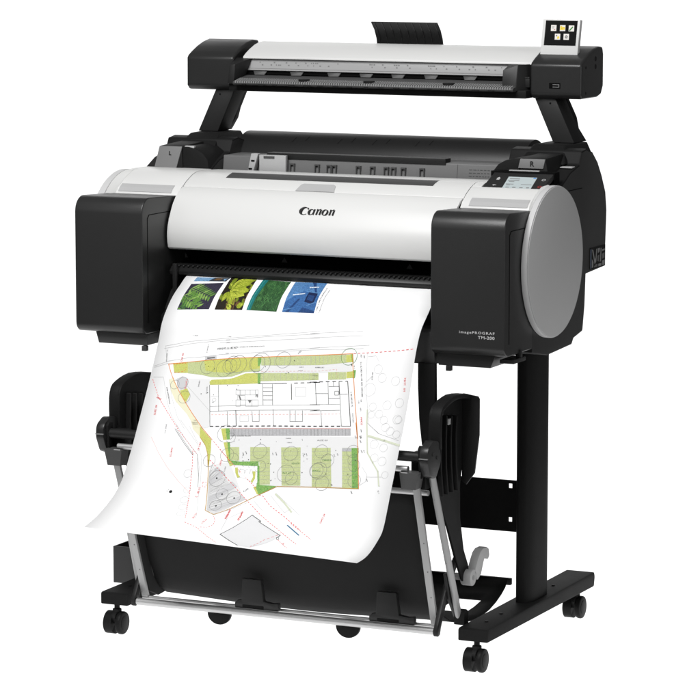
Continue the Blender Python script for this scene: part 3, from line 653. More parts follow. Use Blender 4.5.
# the printed plan in millimetres on the sheet: colour|shape|...|points
PLAN = '''
pale|p|0|68.4,376.1 152.8,375.3 179.2,488.8 163.9,493.3 105.9,435.6 75.3,398.3
pale|p|0|233.4,506.1 332.2,499.4 428.5,492.7 541.1,487.2 568.9,600.6 505.8,604.2 455.1,607.1 377.2,612.5 335,617.4 320.5,559.6 251.1,563.6
pale|p|0|272.7,337.8 419,330.4 495.4,322.5 498.5,340.7 422.2,347.7 276,353.6
cream|p|1|50.4,382.2 59.6,374.8 79.9,405 105.9,435.6 163.9,493.3 141.8,491.4 116.3,462 79.7,433 60.1,406.1
cream|p|1|128.7,475.1 142.8,474.1 155.5,488.7 161.8,513.4 139.3,495.7
pale|p|0|202.8,581.4 230,570.5 250.7,568.8 308.9,653.6 282.4,634.7
lime|p|1|50.4,341.2 87.4,337.2 93.4,362.8 58.9,364.4
sage|p|1|87.5,337.5 130.3,332.3 167.4,327 217.3,322.7 267,318.4 274.2,350.4 236.6,354.1 206.8,366.2 176.8,369.4 155.2,370.1 128.8,365.9 93.6,363.8
lime|p|2|128.5,332.7 167.5,327.4 217.4,323 266.4,319.1 272.1,343.8 234.2,351.5 213.5,355.8 185,357.8 159.7,357.9 137.3,355.6
lime|p|1|153.2,381.8 156.7,376.5 199.2,372.4 211.1,369.4 239.1,357.3 270.1,354.9 274.6,379.1 209.2,384.8 155.9,388.5
green|p|3|261.8,319.6 270.6,318.6 272.1,331.1 271.1,338.5 266.2,339.4
green|p|3|269.1,354.9 275.8,354.6 280.2,378.5 274.3,379.1
sage|p|1|270.3,318.6 414.9,308.5 492,303.9 495,320.8 419,330.4 274,337
sage|p|1|275.5,354.6 418.9,349.2 421.8,364 279.5,373.5
sage|p|1|397.8,349.6 417.8,348.7 420.5,362.6 400.9,365.3
sage|p|1|441.6,345.2 485.5,343.3 488.4,359.4 444.8,362.5
lime|p|2|479.5,305.4 493.7,303.1 498.5,320.6 482.4,321.2
lime|p|2|486.3,343.3 502.3,340.5 504.9,355.1 488.7,356.9
green|p|3|491.4,303.2 495.5,302.3 500,320.6 495.8,320.7
green|p|3|502.3,338 508.7,337.8 509.1,355 504.4,356.6
line|l|0.5|0|4|277.7,318.1 281.4,336.4
line|l|0.5|0|4|290.5,317.2 294.2,335.9
line|l|0.5|0|4|303.2,316.4 307,335.3
line|l|0.5|0|4|315.9,315.5 319.7,334.8
line|l|0.5|0|4|328.6,314.7 332.5,334.3
line|l|0.5|0|4|341.3,313.8 345.2,333.7
line|l|0.5|0|4|354,313 357.9,333.2
line|l|0.5|0|4|366.6,312.2 370.6,332.7
line|l|0.5|0|4|379.3,311.3 383.2,332.2
line|l|0.5|0|4|391.9,310.5 395.9,331.6
line|l|0.5|0|4|404.5,309.7 408.5,331.1
line|l|0.5|0|4|283.4,354.9 286.8,371.1
line|l|0.5|0|4|297.6,354.3 301,370.4
line|l|0.5|0|4|311.7,353.6 315.1,369.7
line|l|0.5|0|4|325.8,353 329.1,369.1
line|l|0.5|0|4|339.9,352.4 343.2,368.4
line|l|0.5|0|4|354,351.7 357.2,367.7
line|l|0.5|0|4|368.1,351.1 371.3,367
line|l|0.5|0|4|382.1,350.5 385.2,366.4
line|l|0.5|0|4|396.1,349.9 399.2,365.7
line|l|0.5|0|4|410.1,349.2 413.2,365.1
line|l|0.5|0|4|394.4,310.6 397.2,325.3
line|l|0.5|0|4|404.4,310 407.2,324.9
line|l|0.5|0|4|414.4,309.3 417.3,324.5
line|l|0.5|0|4|424.4,308.7 427.3,324.1
line|l|0.5|0|4|434.4,308 437.3,323.7
line|l|0.5|0|4|444.3,307.4 447.3,323.3
line|l|0.5|0|4|454.3,306.7 457.3,322.9
line|l|0.5|0|4|464.2,306.1 467.2,322.5
line|l|0.5|0|4|474.1,305.4 477.2,322.2
line|l|0.5|0|4|405.3,347.9 408.4,363.9
line|l|0.5|0|4|451.3,345.9 454.3,361.7
line|l|0.5|0|4|460.9,345.4 463.8,361.3
line|l|0.5|0|4|470.4,345 473.3,360.8
line|l|0.5|0|4|478.8,344.7 481.7,360.4
sage|p|1|241.3,532 263.9,530.3 271.9,561.9 249.8,562.7
sage|p|1|290.6,528.3 338.2,524.7 359.4,610.7 334.8,613.7 321,561.6 299,562.1
sage|p|1|365.2,523.4 412.1,519.9 431.8,607.2 387.9,611.2
sage|p|1|439,518.9 483.8,515.6 505.7,603.9 459.7,607.7
sage|p|1|510.9,513.7 533.6,512 554.7,602.2 531.1,603
green|p|2|533.6,512.3 549.1,511.2 569.3,600.9 554.3,602.2
grey|p|2|511,514 532.9,512.4 534.6,520 512.7,521.7
line|l|0.4|0|4|367.4,532.5 414.2,529
line|l|0.4|0|4|440.8,527 486.7,523.6
line|l|0.4|0|4|293,538.2 340.6,534.6
line|l|0.4|0|4|512.7,521.7 535.3,520
line|l|0.4|0|4|369.6,541.7 416.4,538.1
line|l|0.4|0|4|442.9,536 488.7,532.6
line|l|0.4|0|4|295.3,547.5 342.8,543.8
line|l|0.4|0|4|514.7,530.6 537.3,528.9
line|l|0.4|0|4|371.8,550.8 418.5,547.2
line|l|0.4|0|4|445,545.1 490.7,541.6
line|l|0.4|0|4|297.6,556.8 345.1,553
line|l|0.4|0|4|516.7,539.6 539.2,537.8
line|l|0.4|0|4|374,560 420.6,556.3
line|l|0.4|0|4|447.1,554.1 492.8,550.5
line|l|0.4|0|4|323.3,564.1 347.3,562.2
line|l|0.4|0|4|518.7,548.5 541.2,546.7
line|l|0.4|0|4|376.2,569.2 422.8,565.3
line|l|0.4|0|4|449.2,563.2 494.8,559.5
line|l|0.4|0|4|325.7,573.4 349.6,571.4
line|l|0.4|0|4|520.7,557.4 543.2,555.7
line|l|0.4|0|4|378.5,578.3 425,574.4
line|l|0.4|0|4|451.4,572.2 496.9,568.5
line|l|0.4|0|4|328,582.6 351.9,580.6
line|l|0.4|0|4|522.7,566.4 545.2,564.6
line|l|0.4|0|4|380.7,587.5 427.1,583.5
line|l|0.4|0|4|453.5,581.3 498.9,577.5
line|l|0.4|0|4|330.3,591.8 354.2,589.8
line|l|0.4|0|4|524.8,575.3 547.2,573.5
line|l|0.4|0|4|382.9,596.6 429.3,592.6
line|l|0.4|0|4|455.6,590.3 501,586.4
line|l|0.4|0|4|332.6,601.1 356.5,598.9
line|l|0.4|0|4|526.8,584.2 549.2,582.3
line|l|0.4|0|4|385.2,605.7 431.5,601.6
line|l|0.4|0|4|457.8,599.3 503.1,595.4
line|l|0.4|0|4|335,610.3 358.7,608.1
line|l|0.4|0|4|528.8,593.1 551.2,591.2
grey|p|1|230.7,489.3 328.1,482.3 424.7,476.1 521.9,470 525.6,485 428.2,491.7 234.7,505.3
mid|l|0.5|0|4|235,489.4 238.8,504.7
mid|l|0.5|0|4|243.4,488.8 247.2,504.1
mid|l|0.5|0|4|251.8,488.2 255.5,503.5
mid|l|0.5|0|4|260.2,487.6 263.9,502.9
mid|l|0.5|0|4|268.5,487 272.2,502.3
mid|l|0.5|0|4|276.9,486.5 280.6,501.7
mid|l|0.5|0|4|285.3,485.9 288.9,501.1
mid|l|0.5|0|4|293.6,485.3 297.3,500.5
mid|l|0.5|0|4|301.9,484.7 305.6,499.9
mid|l|0.5|0|4|310.3,484.2 313.9,499.4
mid|l|0.5|0|4|318.6,483.6 322.2,498.8
mid|l|0.5|0|4|326.9,483 330.5,498.2
mid|l|0.5|0|4|335.2,482.5 338.8,497.6
mid|l|0.5|0|4|343.5,481.9 347.1,497
mid|l|0.5|0|4|351.8,481.3 355.4,496.4
mid|l|0.5|0|4|360.1,480.8 363.6,495.9
mid|l|0.5|0|4|368.4,480.2 371.9,495.3
mid|l|0.5|0|4|376.7,479.7 380.1,494.7
mid|l|0.5|0|4|384.9,479.1 388.4,494.1
mid|l|0.5|0|4|393.2,478.5 396.6,493.6
mid|l|0.5|0|4|401.4,478 404.9,493
mid|l|0.5|0|4|409.7,477.4 413.1,492.4
mid|l|0.5|0|4|417.9,476.9 421.3,491.8
mid|l|0.5|0|4|426.1,476.3 429.5,491.3
mid|l|0.5|0|4|434.4,475.8 437.7,490.7
mid|l|0.5|0|4|442.6,475.2 445.9,490.1
mid|l|0.5|0|4|428.3,476.5 431.6,491.1
mid|l|0.5|0|4|436.5,476 439.8,490.6
mid|l|0.5|0|4|444.7,475.4 448,490
mid|l|0.5|0|4|452.9,474.9 456.2,489.4
mid|l|0.5|0|4|461.1,474.3 464.4,488.9
mid|l|0.5|0|4|469.3,473.8 472.5,488.3
mid|l|0.5|0|4|477.5,473.2 480.7,487.7
mid|l|0.5|0|4|485.6,472.7 488.9,487.2
mid|l|0.5|0|4|493.8,472.2 497,486.6
mid|l|0.5|0|4|502,471.6 505.2,486.1
mid|l|0.5|0|4|510.1,471.1 513.3,485.5
mid|l|0.5|0|4|518.3,470.5 521.4,485
rose|l|0.9|0|4|230.3,487.7 327.8,481 521.7,469
lime|p|2|208.9,490.2 219.9,488.7 247.2,560.5 260.6,572.7 253,577.5 242.3,560.9 225,526.4
green|p|3|219.9,488.7 229.7,488 249.2,560.3 247.4,561.5
green|p|3|249.8,562.7 274.2,564.1 318.8,559.8 322.1,570.3 309.4,571.4 260.9,572.7
green|p|3|318.7,570.6 323.5,570.2 334.9,614 375.9,612.9 339.2,636.6 328.1,621.4 327.7,606.2
lime|p|2|320.9,620.4 327.2,618.1 339.9,636.6 334.3,636.4
white|p|4|219.9,517.3 237.5,514 239.7,519.9 221.9,522.6
white|p|4|263.7,577.9 280,573.1 309.7,572.3 320.2,576.5 325.3,599.7 319.7,612 305.7,604.8 283.5,600 270.6,591
lime|p|5|266.2,579.4 272.5,577.9 277.6,593.7 284.1,600 277.7,602.2 269.9,591
lime|p|5|310.2,584.1 317.7,583.5 320.5,600.1 316.4,611.3 312,607.6 314.9,597.2
mid|c|0.625|12.9|4|292,585.7
mid|c|0.5|8.4|4|284.3,589.8
mid|c|0.5|9.6|4|301.5,588.3
lime|p|2|155.5,488.7 191.5,518 196.5,543 201.5,580.5 198.7,580.7 190.6,553.1 180.4,533.3 161.8,513.4
lime|p|2|83.9,406.6 100.5,399.7 111.9,413.7 106,433.5 91.5,419
palegrey|p|2|68.1,379.6 82.5,370.9 97,378.1 99.8,397 85.3,404.7 74.5,394.9
pale2|p|1|205.6,590.5 220.4,585.1 308.4,651.8 252.9,703.3 230,690.6 210.7,617
palegrey|p|2|212,611.6 234.6,587.9 247.4,596.4 216.5,625.2
palegrey|p|2|223.9,656.9 267.2,611.7 283,622.3 229.1,673.5
palegrey|p|2|238.5,689.2 298.4,642 312.4,651.4 254.8,695.6
palegrey|p|2|216.2,585.4 225.7,581.2 235.3,590.6 222.4,595.2
line|l|0.35|0|3|206.9,595.5 208.7,575.4
line|l|0.35|0|3|207.2,597 210.7,576.4
line|l|0.35|0|3|207.5,598.5 215,581.2
line|l|0.35|0|3|207.8,600 209.4,577.9
line|l|0.35|0|3|208.1,601.5 213.8,583.2
line|l|0.35|0|3|208.4,603.1 222.3,582.4
line|l|0.35|0|3|208.7,604.6 222.2,583.9
line|l|0.35|0|3|209,606.1 221.9,587.7
line|l|0.35|0|3|209.3,607.6 221.9,584.3
line|l|0.35|0|3|209.6,609.1 222,586.7
line|l|0.35|0|3|209.9,610.6 226.7,592.5
line|l|0.35|0|3|210.2,612.1 228.5,590.2
line|l|0.35|0|3|210.5,613.6 223.7,596
line|l|0.35|0|3|210.8,615.1 233.4,593.6
line|l|0.35|0|3|211.1,616.7 231.7,592.5
line|l|0.35|0|3|211.4,618.2 233,593.6
line|l|0.35|0|3|211.8,619.7 228.6,596.4
line|l|0.35|0|3|212.1,621.3 230.5,596.8
line|l|0.35|0|3|212.4,622.8 242.2,603
line|l|0.35|0|3|212.8,624.3 227.7,605.1
line|l|0.35|0|3|213.1,625.9 246.6,603.4
line|l|0.35|0|3|213.4,627.4 240.8,606.3
line|l|0.35|0|3|213.8,629 239.2,607.4
line|l|0.35|0|3|214.2,630.6 236.3,607.9
line|l|0.35|0|3|214.5,632.2 242.8,606.6
line|l|0.35|0|3|214.9,633.7 246.6,607.6
line|l|0.35|0|3|215.3,635.3 252.5,608.2
line|l|0.35|0|3|215.7,636.9 250.5,615.6
line|l|0.35|0|3|216.1,638.5 255.8,611.1
line|l|0.35|0|3|216.5,640.1 259.3,615
line|l|0.35|0|3|216.9,641.7 255.9,619.4
line|l|0.35|0|3|217.3,643.4 260.3,618
line|l|0.35|0|3|217.7,645 245.9,624.5
line|l|0.35|0|3|218.1,646.6 263.3,617.9
line|l|0.35|0|3|218.6,648.3 240.4,622.9
line|l|0.35|0|3|219,649.9 253.3,627.8
line|l|0.35|0|3|219.5,651.6 249.4,625.4
line|l|0.35|0|3|219.9,653.3 272,629.9
line|l|0.35|0|3|220.4,654.9 264.5,632.2
line|l|0.35|0|3|220.9,656.6 269.1,631.3
line|l|0.35|0|3|221.3,658.3 275.3,627.6
line|l|0.35|0|3|221.8,660 262.7,630.3
line|l|0.35|0|3|222.3,661.7 258.5,639
line|l|0.35|0|3|222.8,663.4 271.1,639.6
line|l|0.35|0|3|223.3,665.2 255.7,640.1
line|l|0.35|0|3|223.8,666.9 274.1,641.6
line|l|0.35|0|3|224.3,668.6 250.6,640.6
line|l|0.35|0|3|224.8,670.4 262.8,640.2
line|l|0.35|0|3|225.3,672.1 290.1,643.2
line|l|0.35|0|3|225.9,673.9 272.6,645.7
line|l|0.35|0|3|226.4,675.6 281.4,645.8
line|l|0.35|0|3|227,677.4 278.2,647.6
line|l|0.35|0|3|227.5,679.2 295.5,648.1
line|l|0.35|0|3|228.1,681 273.3,650.7
line|l|0.35|0|3|228.7,682.8 266.3,656.4
line|l|0.35|0|3|229.3,684.6 298.6,652.6
line|l|0.35|0|3|229.9,686.5 281.5,660.2
line|l|0.35|0|3|230.5,688.4 274.8,658.3
line|l|0.35|0|3|231.2,690.3 258,661.9
line|l|0.35|0|3|231.8,692.2 286.6,664.3
line|l|0.35|0|3|232.5,694.1 285.9,663
line|l|0.35|0|3|233.2,696.1 289,665.2
line|l|0.35|0|3|234,698.1 289.7,663.8
line|l|0.35|0|3|234.7,700.2 262.2,674.5
mid|c|0.625|19.3|4|229.4,608.3
mid|c|0.625|14.1|4|252.4,645.2
mid|c|0.625|16.1|4|282.2,651.1
mid|c|0.625|14.1|4|247.7,677.1
ink|c|1.6|1.3|4|228.5,607.7
ink|c|1.6|1.3|4|252.4,645.2
ink|c|1.6|1.3|4|284.2,652
ink|c|1.6|1.3|4|248.6,677.8
white|p|1|156.1,389.2 276.3,380.3 346.5,375.5 493.1,364.2 519.3,463 326.7,476 204.6,484.3 180.2,487
ink|l|1.0|0|4|155.3,389.2 180.2,487
ink|l|1.4|0|4|276.2,379.7 345.7,375.2
ink|l|1.6|9|4|363.8,374 426.4,369.6 401.8,369.9 493,363.5
ink|l|1.5|0|4|493,363.5 520.2,463.7
ink|l|2.1|8|4|180.2,487 232.8,483.1 239.7,482.3 326.7,476 423.4,470.2 498.5,465.3
ink|l|0.8|0|4|498.5,465.3 520.6,463.9
dark|l|0.8|0|4|171.3,451.5 244.7,444.5 265.7,442.9 439.2,431.7 415.6,435.3 487.1,429.6
dark|l|0.6|0|4|168.3,439.7 242,433.1 298.1,429.5 436.8,420.4 412.5,421 484.4,416.5
ink|l|0.9|0|4|177.5,388.1 192.9,450.2
dark|l|0.9|0|4|214,448.8 223.2,483
ink|l|0.9|0|4|234.8,444.8 244.9,481.6
dark|l|0.9|0|4|234.1,444.9 244.2,481.6
ink|l|0.9|0|4|274.9,444.4 281.8,468.6 298.2,467.5 292.2,442.3
dark|l|0.9|0|4|325.4,437.2 335.7,475.4
ink|l|0.9|0|4|367,437.7 372.7,462.6 403.1,460.7 397.5,435.9
dark|l|0.9|0|4|380.2,436.9 385.8,461.4
ink|l|0.9|0|4|287.1,380.5 298.6,428.8
ink|l|0.9|0|4|311,379.3 322,427.4
ink|l|0.9|0|4|288.9,388.7 312.8,387.5
ink|l|0.9|0|4|290.7,397 314.6,395.7
ink|l|0.9|0|4|292.9,406.9 316.8,405.6
ink|l|0.9|0|4|295.2,416.9 319,415.5
dark|l|0.9|0|4|415.8,372.8 428.3,419.9
dark|l|0.9|0|4|415.2,368.9 427.7,420.1
ink|l|0.9|0|4|445.6,366.7 457,417.4
dark|l|0.9|0|4|420.5,395.3 451,393.7
ink|l|0.9|0|4|449.7,377.6 474.7,376
ink|l|0.9|0|4|455.1,404.2 482.3,402.4
dark|l|0.9|0|4|472.2,364.8 498.3,464.4
dark|l|0.9|0|4|477.9,394 498.6,392.3
dark|l|0.9|0|4|442.1,433.7 451.4,467.4
dark|l|0.9|0|4|459,366.5 461.1,377.1
ink|l|0.9|0|4|466.3,387.5 475.4,387 477.1,395.9 468,396.3 466.3,387.5
ink|l|1.5|0|4|357.2,376.3 365.6,412.2
ink|l|1.3|0|4|472.2,364.8 478.7,394
mid|l|0.6|0|4|223.7,397.9 235.4,397.3 237.9,408.3 226.3,408.9 223.7,397.9
mid|l|0.6|0|4|235.4,397.3 247.1,396.6 249.6,407.6 237.9,408.3 235.4,397.3
mid|l|0.6|0|4|247.1,396.6 259.1,396 261.6,407 249.6,407.6 247.1,396.6
mid|l|0.6|0|4|259.1,396 271.8,395.3 274.3,406.3 261.6,407 259.1,396
mid|l|0.6|0|4|229,420.7 239.6,420.1 243.2,435.1 232.6,435.8 229,420.7
mid|l|0.6|0|4|239.6,420.1 253,419.3 255.8,431 242.4,431.8 239.6,420.1
mid|l|0.6|0|4|253,419.3 268.9,418.4 272.4,433.4 256.6,434.3 253,419.3
mid|l|0.6|0|4|268.9,418.4 284,417.5 287.4,432.5 272.4,433.4 268.9,418.4
mid|l|0.6|0|4|231.1,409.7 248.8,408.7 251.3,419.4 233.6,420.4 231.1,409.7
mid|l|0.6|0|4|271.7,394.7 278.7,394.3 282.5,410.9 275.4,411.3 271.7,394.7
mid|p|3|233,410.3 236.6,410.1 242.3,419.2 238.9,420.1
mid|p|3|258.5,419.6 268,419.1 265.5,427
mid|p|3|274.6,404.6 280.2,404.3 280.7,412.7
mid|l|0.4|0|4|369.2,383 393.7,381.7 398.1,402.9 373.7,404.2 369.2,383
mid|l|0.4|0|4|164.7,417.5 183.1,414.8
mid|l|0.5|0|4|226.4,397.1 233.5,396.7 236.2,408.4 227.7,408.9
mid|l|0.4|0|4|247.7,456.9 268.7,455.6 272,468.9 251,470.3 247.7,456.9
mid|c|0.5|4.5|4|175.2,423.8
rose|l|0.9|5|4|176.9,459.4 247.2,454.6 303,450.7 441.3,441.4 417.3,443.1 488.9,438.1
rose|l|0.6|5|4|277.2,350.9 421.4,343.9 461.5,338 465.4,355.5
orange|l|1.5|0|4|39.2,343.8 87.5,337.5 130.1,331.6 167.3,326.7 217.2,322 309.4,315.1 414.7,307.8 494.2,301.7 501.2,336.3 517.1,399.1 542.9,490 531.5,455.4 548,509.4 569.8,601.8
amber|l|1.5|0|4|569.8,601.8 506,605.2 455.4,608.1 377.5,613.8 339.4,637.3 316.1,654.3 253.6,704.7 228.7,694 213,634.6 197,566.4 199.2,580 191.3,553
orange|l|1.4|0|4|39.2,343.8 50.9,364.8 64,385 85.2,411.7 105.7,434.9 130.5,461.1 164,494 159.5,490.2 191,516
amber|l|1.1|0|4|161.8,513.4 180.3,532.6 191.3,553
red|l|0.9|5|4|191,516 222.6,542 249.8,565.4
red|l|1.2|5|4|200.4,566.1 257.8,609.1 316.2,654.6 357.5,686.5 423.6,731.6 482.4,773.4
red|l|1.3|5|4|339.4,637.3 349.6,639.1 373.1,660.9 418.7,686.8 464.7,718
red|l|1.2|5|4|435.8,700.9 502.5,745.8
red|l|1.2|6|4|392.2,815.6 404.3,770.9 428.9,740
red|l|1.3|6|4|496.4,301.2 550.1,296.8 602.4,291.1 641.1,285.8
red|l|1.1|4|4|8.2,382.7 33.9,425.2 64.6,458.4 104.6,500.9 128,521.7 163.7,553.9
red|l|1.2|4|4|152.7,547.5 161.9,586.7 167.7,621.1 182.9,686.9 197.1,731.2
red|l|1.1|5|4|201.8,744.4 237.9,758.6 312,817.1
red|l|1.1|4|4|262.6,750.7 268.6,737.9 264.5,722.3 256.4,710.4
red|l|1|4|4|244.1,755.2 260,752.5
red|l|1.2|4|4|218.2,538.9 262.8,574.6 327.4,621.5
red|l|1|5|4|432.6,763.3 469.8,796.3
red|l|0.8|4|4|196.7,620.1 205,619.3 208.3,630.7 200.1,631.6 196.7,620.1
red|l|0.9|4|4|52.2,343.9 86.1,339.7
red|l|0.9|5|4|58.9,364.4 83.5,359.8 87.8,349.9
rose|l|0.5|0|4|41.6,523 69.8,559.4 100.6,592.1 138.4,624 173.4,649.7
red|t|4.2|5|70.3,337.9 71,317.2
red|t|4.2|5|95.7,402.4 95.2,378.2
red|t|4.2|5|35.6,470.2 33.8,445.6
red|t|4.2|5|30.3,425.4 40.7,430.1
red|t|4.2|5|101.3,566.7 100.2,543
red|t|4.2|5|165.4,545.4 166.3,528.1
red|t|4.2|5|194.5,659.8 194,634.4
red|t|4.2|5|213.4,727.6 212.9,708.5
red|t|4.2|5|285,713.7 285,684.9
red|t|4.2|5|314.5,710.8 315,687.1
red|t|4.2|5|228.1,576.8 228.4,564.5
red|t|4.2|5|632.9,380.9 629.7,351.7
red|t|4.2|5|546.1,459.3 541.8,441.8
red|t|4.2|5|241,741.2 244.9,723.7
red|t|4.2|5|285.9,713.5 285,684.9
red|t|4.2|5|316,714.3 315.7,687
red|t|4.2|5|500.9,690.4 504.6,666
red|t|4.2|5|451.3,779.7 451.4,771.3
ink|t|4.6|5|155.6,302.7 202,298.3
dark|t|2.2|5|203.9,297.2 272.3,292.1
dark|t|2|5|86.9,273.2 99,273.1
mid|t|2|5|174.9,273.3 183.9,272.6
mid|t|2|5|173.9,281.1 182.9,280.4
mid|t|2|5|175.3,287.8 184.3,287.1
mid|t|2|5|178.8,312.4 187.8,311.7
ink|t|3.4|5|517.9,319.9 535.2,398.1
ink|t|3|5|506,387.3 515.5,419.8
dark|t|2.4|5|519.3,434.5 525.1,454.8
ink|t|2.6|5|408.8,336.3 430.1,335.4
dark|t|3|5|448.4,501.1 471.6,499.5
ink|t|3|5|48.6,399.8 66.8,439
mid|t|2.6|5|32.3,337.8 28.3,310.2
dark|t|2.6|5|128.4,394.8 128,381
dark|t|2.8|5|152.6,409.6 150,394.3
mid|t|2.4|5|130.8,313.2 130.7,292.7
mid|t|2.8|5|73.1,511.9 71.1,490.1
dark|t|2.8|5|242.4,590.7 242.8,579
ink|t|4|5|301,632.8 310.9,624.8
dark|t|2.2|5|236.6,505.9 285.3,502.4
mid|t|3|5|551.3,358.6 550.2,341.3
forest|t|3.6|5|400.3,558.2 417.3,556.8
forest|t|4.2|5|383.3,581.2 402.2,580.3
forest|t|3.6|5|470.9,545.1 491.8,543.4
forest|t|4|5|453.3,570.4 472.1,569.5
ink|t|1.8|5|276,542.2 279.8,548.7
ink|t|1.8|5|282.3,539 286,545.5
ink|t|1.8|5|347.6,537.4 351.2,543.8
ink|t|1.8|5|355.1,535.1 358.7,541.5
ink|t|1.8|5|420.8,533.4 424.4,539.8
ink|t|1.8|5|428.4,531.9 432,538.2
ink|t|1.6|5|372,501.9 384.1,501.1
ink|t|1.6|5|377.1,511.5 389.1,510.7
ink|t|2.4|5|494.9,529.8 498.9,535.4
ink|t|2.4|5|502.4,527.6 506.3,533.2
ink|t|2.4|5|535.8,484.6 539.7,490.2
ink|t|2.4|5|546.6,483.9 550.5,489.5
ink|t|2.4|5|549.8,494 553.8,499.6
ink|t|2.4|5|556.9,515.5 560.8,521
ink|t|2.4|5|562.9,515.1 566.9,520.6
ink|t|2.4|5|552.9,607.8 556.8,613.3
ink|t|2.4|5|615.9,602.3 619.7,607.7
ink|t|2.4|5|582.8,577.9 586.8,583.4
ink|t|1.5|5|368.9,337 379.5,336.6
ink|t|1.5|5|368.7,345.2 379.2,344.7
ink|t|2.4|5|514.9,303 516.7,308.6
ink|t|2.4|5|522.8,304.5 524.6,310.1
ink|t|2.4|5|495.6,323.9 497.3,329.5
ink|t|2.4|5|502.9,328.2 504.6,333.7
ink|t|2.4|5|533.1,403.2 535,408.7
ink|t|2.4|5|535.7,421.8 537.6,427.4
ink|t|2.4|5|528,406.3 529.9,411.9
ink|t|2.4|5|546.7,469.1 548.6,474.6
ink|t|2.4|5|549.7,483.1 551.6,488.7
dark|t|3.5|5|359.4,306.2 367.6,299.4
palegrey|p|2|127.9,321.8 156.6,319 159,326.7 130.7,329.6
mid|p|3|133.9,324 153.5,321.8 154.6,325.2 135,327.3
line|l|0.5|0|4|19.4,307.1 83,293.4 143.6,284.8 207.7,277.2 281.9,269 404.5,259.1 379.6,258.7 508.7,248.7
line|l|0.5|0|4|21.7,300.8 81.7,287.6 157,278.9 403,252.9
line|l|0.5|0|4|3.8,350.3 37.6,336.9 83.3,327.4 129.8,322.1 165,315.9 271.7,306.2 412.2,295.1 464.9,294.1 517.8,288.7
line|l|0.5|0|4|4.7,353.7 38.7,341.7
line|l|0.5|0|4|159,288.3 406.6,268.2 381.9,269 511.4,259.4
line|l|0.5|0|4|271.3,304.5 411.4,291.2 386.9,292.6 531.6,281
line|l|0.5|0|4|8.7,377.4 34.2,376.1 58.2,434.3 78,468 103.8,497.5
line|l|0.5|0|4|50,380.5 69,426.6 93.9,470.5 117.9,496.5
line|l|0.5|0|4|95.8,487.7 128,521.7 165.3,554.4 179,585.2 189.1,633.4
line|l|0.5|0|4|103.8,476.7 158.8,529.7 178.5,561 190.8,615.4 200.7,667.1 220.3,726.2
line|l|0.5|0|4|128.6,488.9 162.7,531.2
line|l|0.5|0|4|99,393.6 173.5,453.1
line|l|0.5|0|4|333.4,654.5 361.2,677.3
line|l|0.5|0|4|367.9,636.5 411.4,674.5 424.7,662
line|l|0.5|0|4|377.8,628.6 449.4,676.9
line|l|0.5|0|4|270.1,690.7 284,707.5
line|l|0.5|0|4|293.7,755.2 289.2,711.7 315.5,683.7
line|l|0.5|0|4|273.3,690.2 317.9,660
line|l|0.5|0|4|529.3,298.3 534.7,334.9 539.5,373.2 561.8,456.7 591.4,476
line|l|0.5|0|4|532.9,307 551.6,304.5 561.3,316.4
line|l|0.5|0|4|551.4,348.2 538.7,362.7
line|l|0.5|0|4|558,453.7 590,475.8 640.2,488.4
line|l|0.5|0|4|567.5,553.1 583,569.5 582.8,584 570,594.8
line|l|0.5|0|4|582.4,574.4 617.3,571.6
line|l|0.5|0|4|21.5,300.1 34.5,339.5
dark|l|0.8|0|4|95.1,498.9 127.2,532.2 156.4,558.6
mid|l|0.7|0|4|97.7,498 130.7,531.9 156.7,555.8
mid|l|0.9|0|4|166.2,555.1 183.7,609 189.1,633.4
sagepale|l|4.5|0|4|567.6,482.8 606.8,490.7 644.1,498.7
sagepale|l|3|0|4|552.8,425.1 557.3,453.8 573,520.5 590.5,541.7 606.3,559.7 615.6,591.5
sagepale|l|4|0|4|378.7,631.9 404.3,650.1 427.2,670.7
mid|l|0.7|0|4|560,455.2 590,475.8
mid|c|0.6875|18.0|4|140.4,345.2
mid|c|0.6875|19.9|4|183,348.4
mid|c|0.6875|19.3|4|202.3,337.4
mid|c|0.6875|17.7|4|196.2,342.7
mid|c|0.6875|20.6|4|216.7,336.8
mid|c|0.6875|19.3|4|263.5,333.2
mid|c|0.6875|24.4|4|271.7,332.8
mid|c|0.6875|18.6|4|326.9,322.3
forest|c|0.875|19.1|4|487.1,308.7
mid|c|0.625|10.9|4|67.6,392.5
mid|c|0.625|13.5|4|86.5,387.3
mid|c|0.625|14.8|4|98.6,421.4
mid|c|0.625|16.7|4|316.5,536.4
mid|c|0.625|16.7|4|391.5,535.7
mid|c|0.625|19.9|4|390.5,582.3
mid|c|0.625|14.5|4|406.9,592.5
mid|c|0.625|19.3|4|466.9,569.3
mid|c|0.625|13.5|4|325.1,571.1
mid|c|0.625|12.9|4|255,558.2
mid|c|0.625|11.6|4|237.7,510.2
mid|c|0.625|15.1|4|463.6,525.3
mid|c|0.625|15.4|4|482.6,545.1
mid|c|0.625|16.1|4|461.8,569.7
mid|c|0.625|16.1|4|482,597.5
mid|c|0.625|14.1|4|538,519.8
mid|c|0.625|12.9|4|548.4,551.4
mid|c|0.625|14.8|4|555.8,584.7
mid|c|0.625|11.6|4|542.2,538.9
mid|c|0.625|14.5|4|199.2,567.9
mid|c|0.625|19.9|4|223,501.1
mid|c|0.625|16.1|4|239,550.9
line|c|0.375|9.9|4|562.3,333.8
line|c|0.375|9.9|4|574.9,352.4
line|c|0.375|9.9|4|608.1,357.8
line|c|0.375|14.1|4|549.5,379.8
line|c|0.375|9.9|4|597.3,412.4
line|c|0.375|9.9|4|626.1,405.6
line|c|0.375|8.8|4|564.4,417.7
line|c|0.375|8.8|4|582.4,432.5
line|c|0.375|7.8|4|564.2,435.4
line|c|0.375|9.9|4|627.5,442.1
line|c|0.375|8.8|4|596.4,445.7
line|c|0.375|9.2|4|603.3,461.1
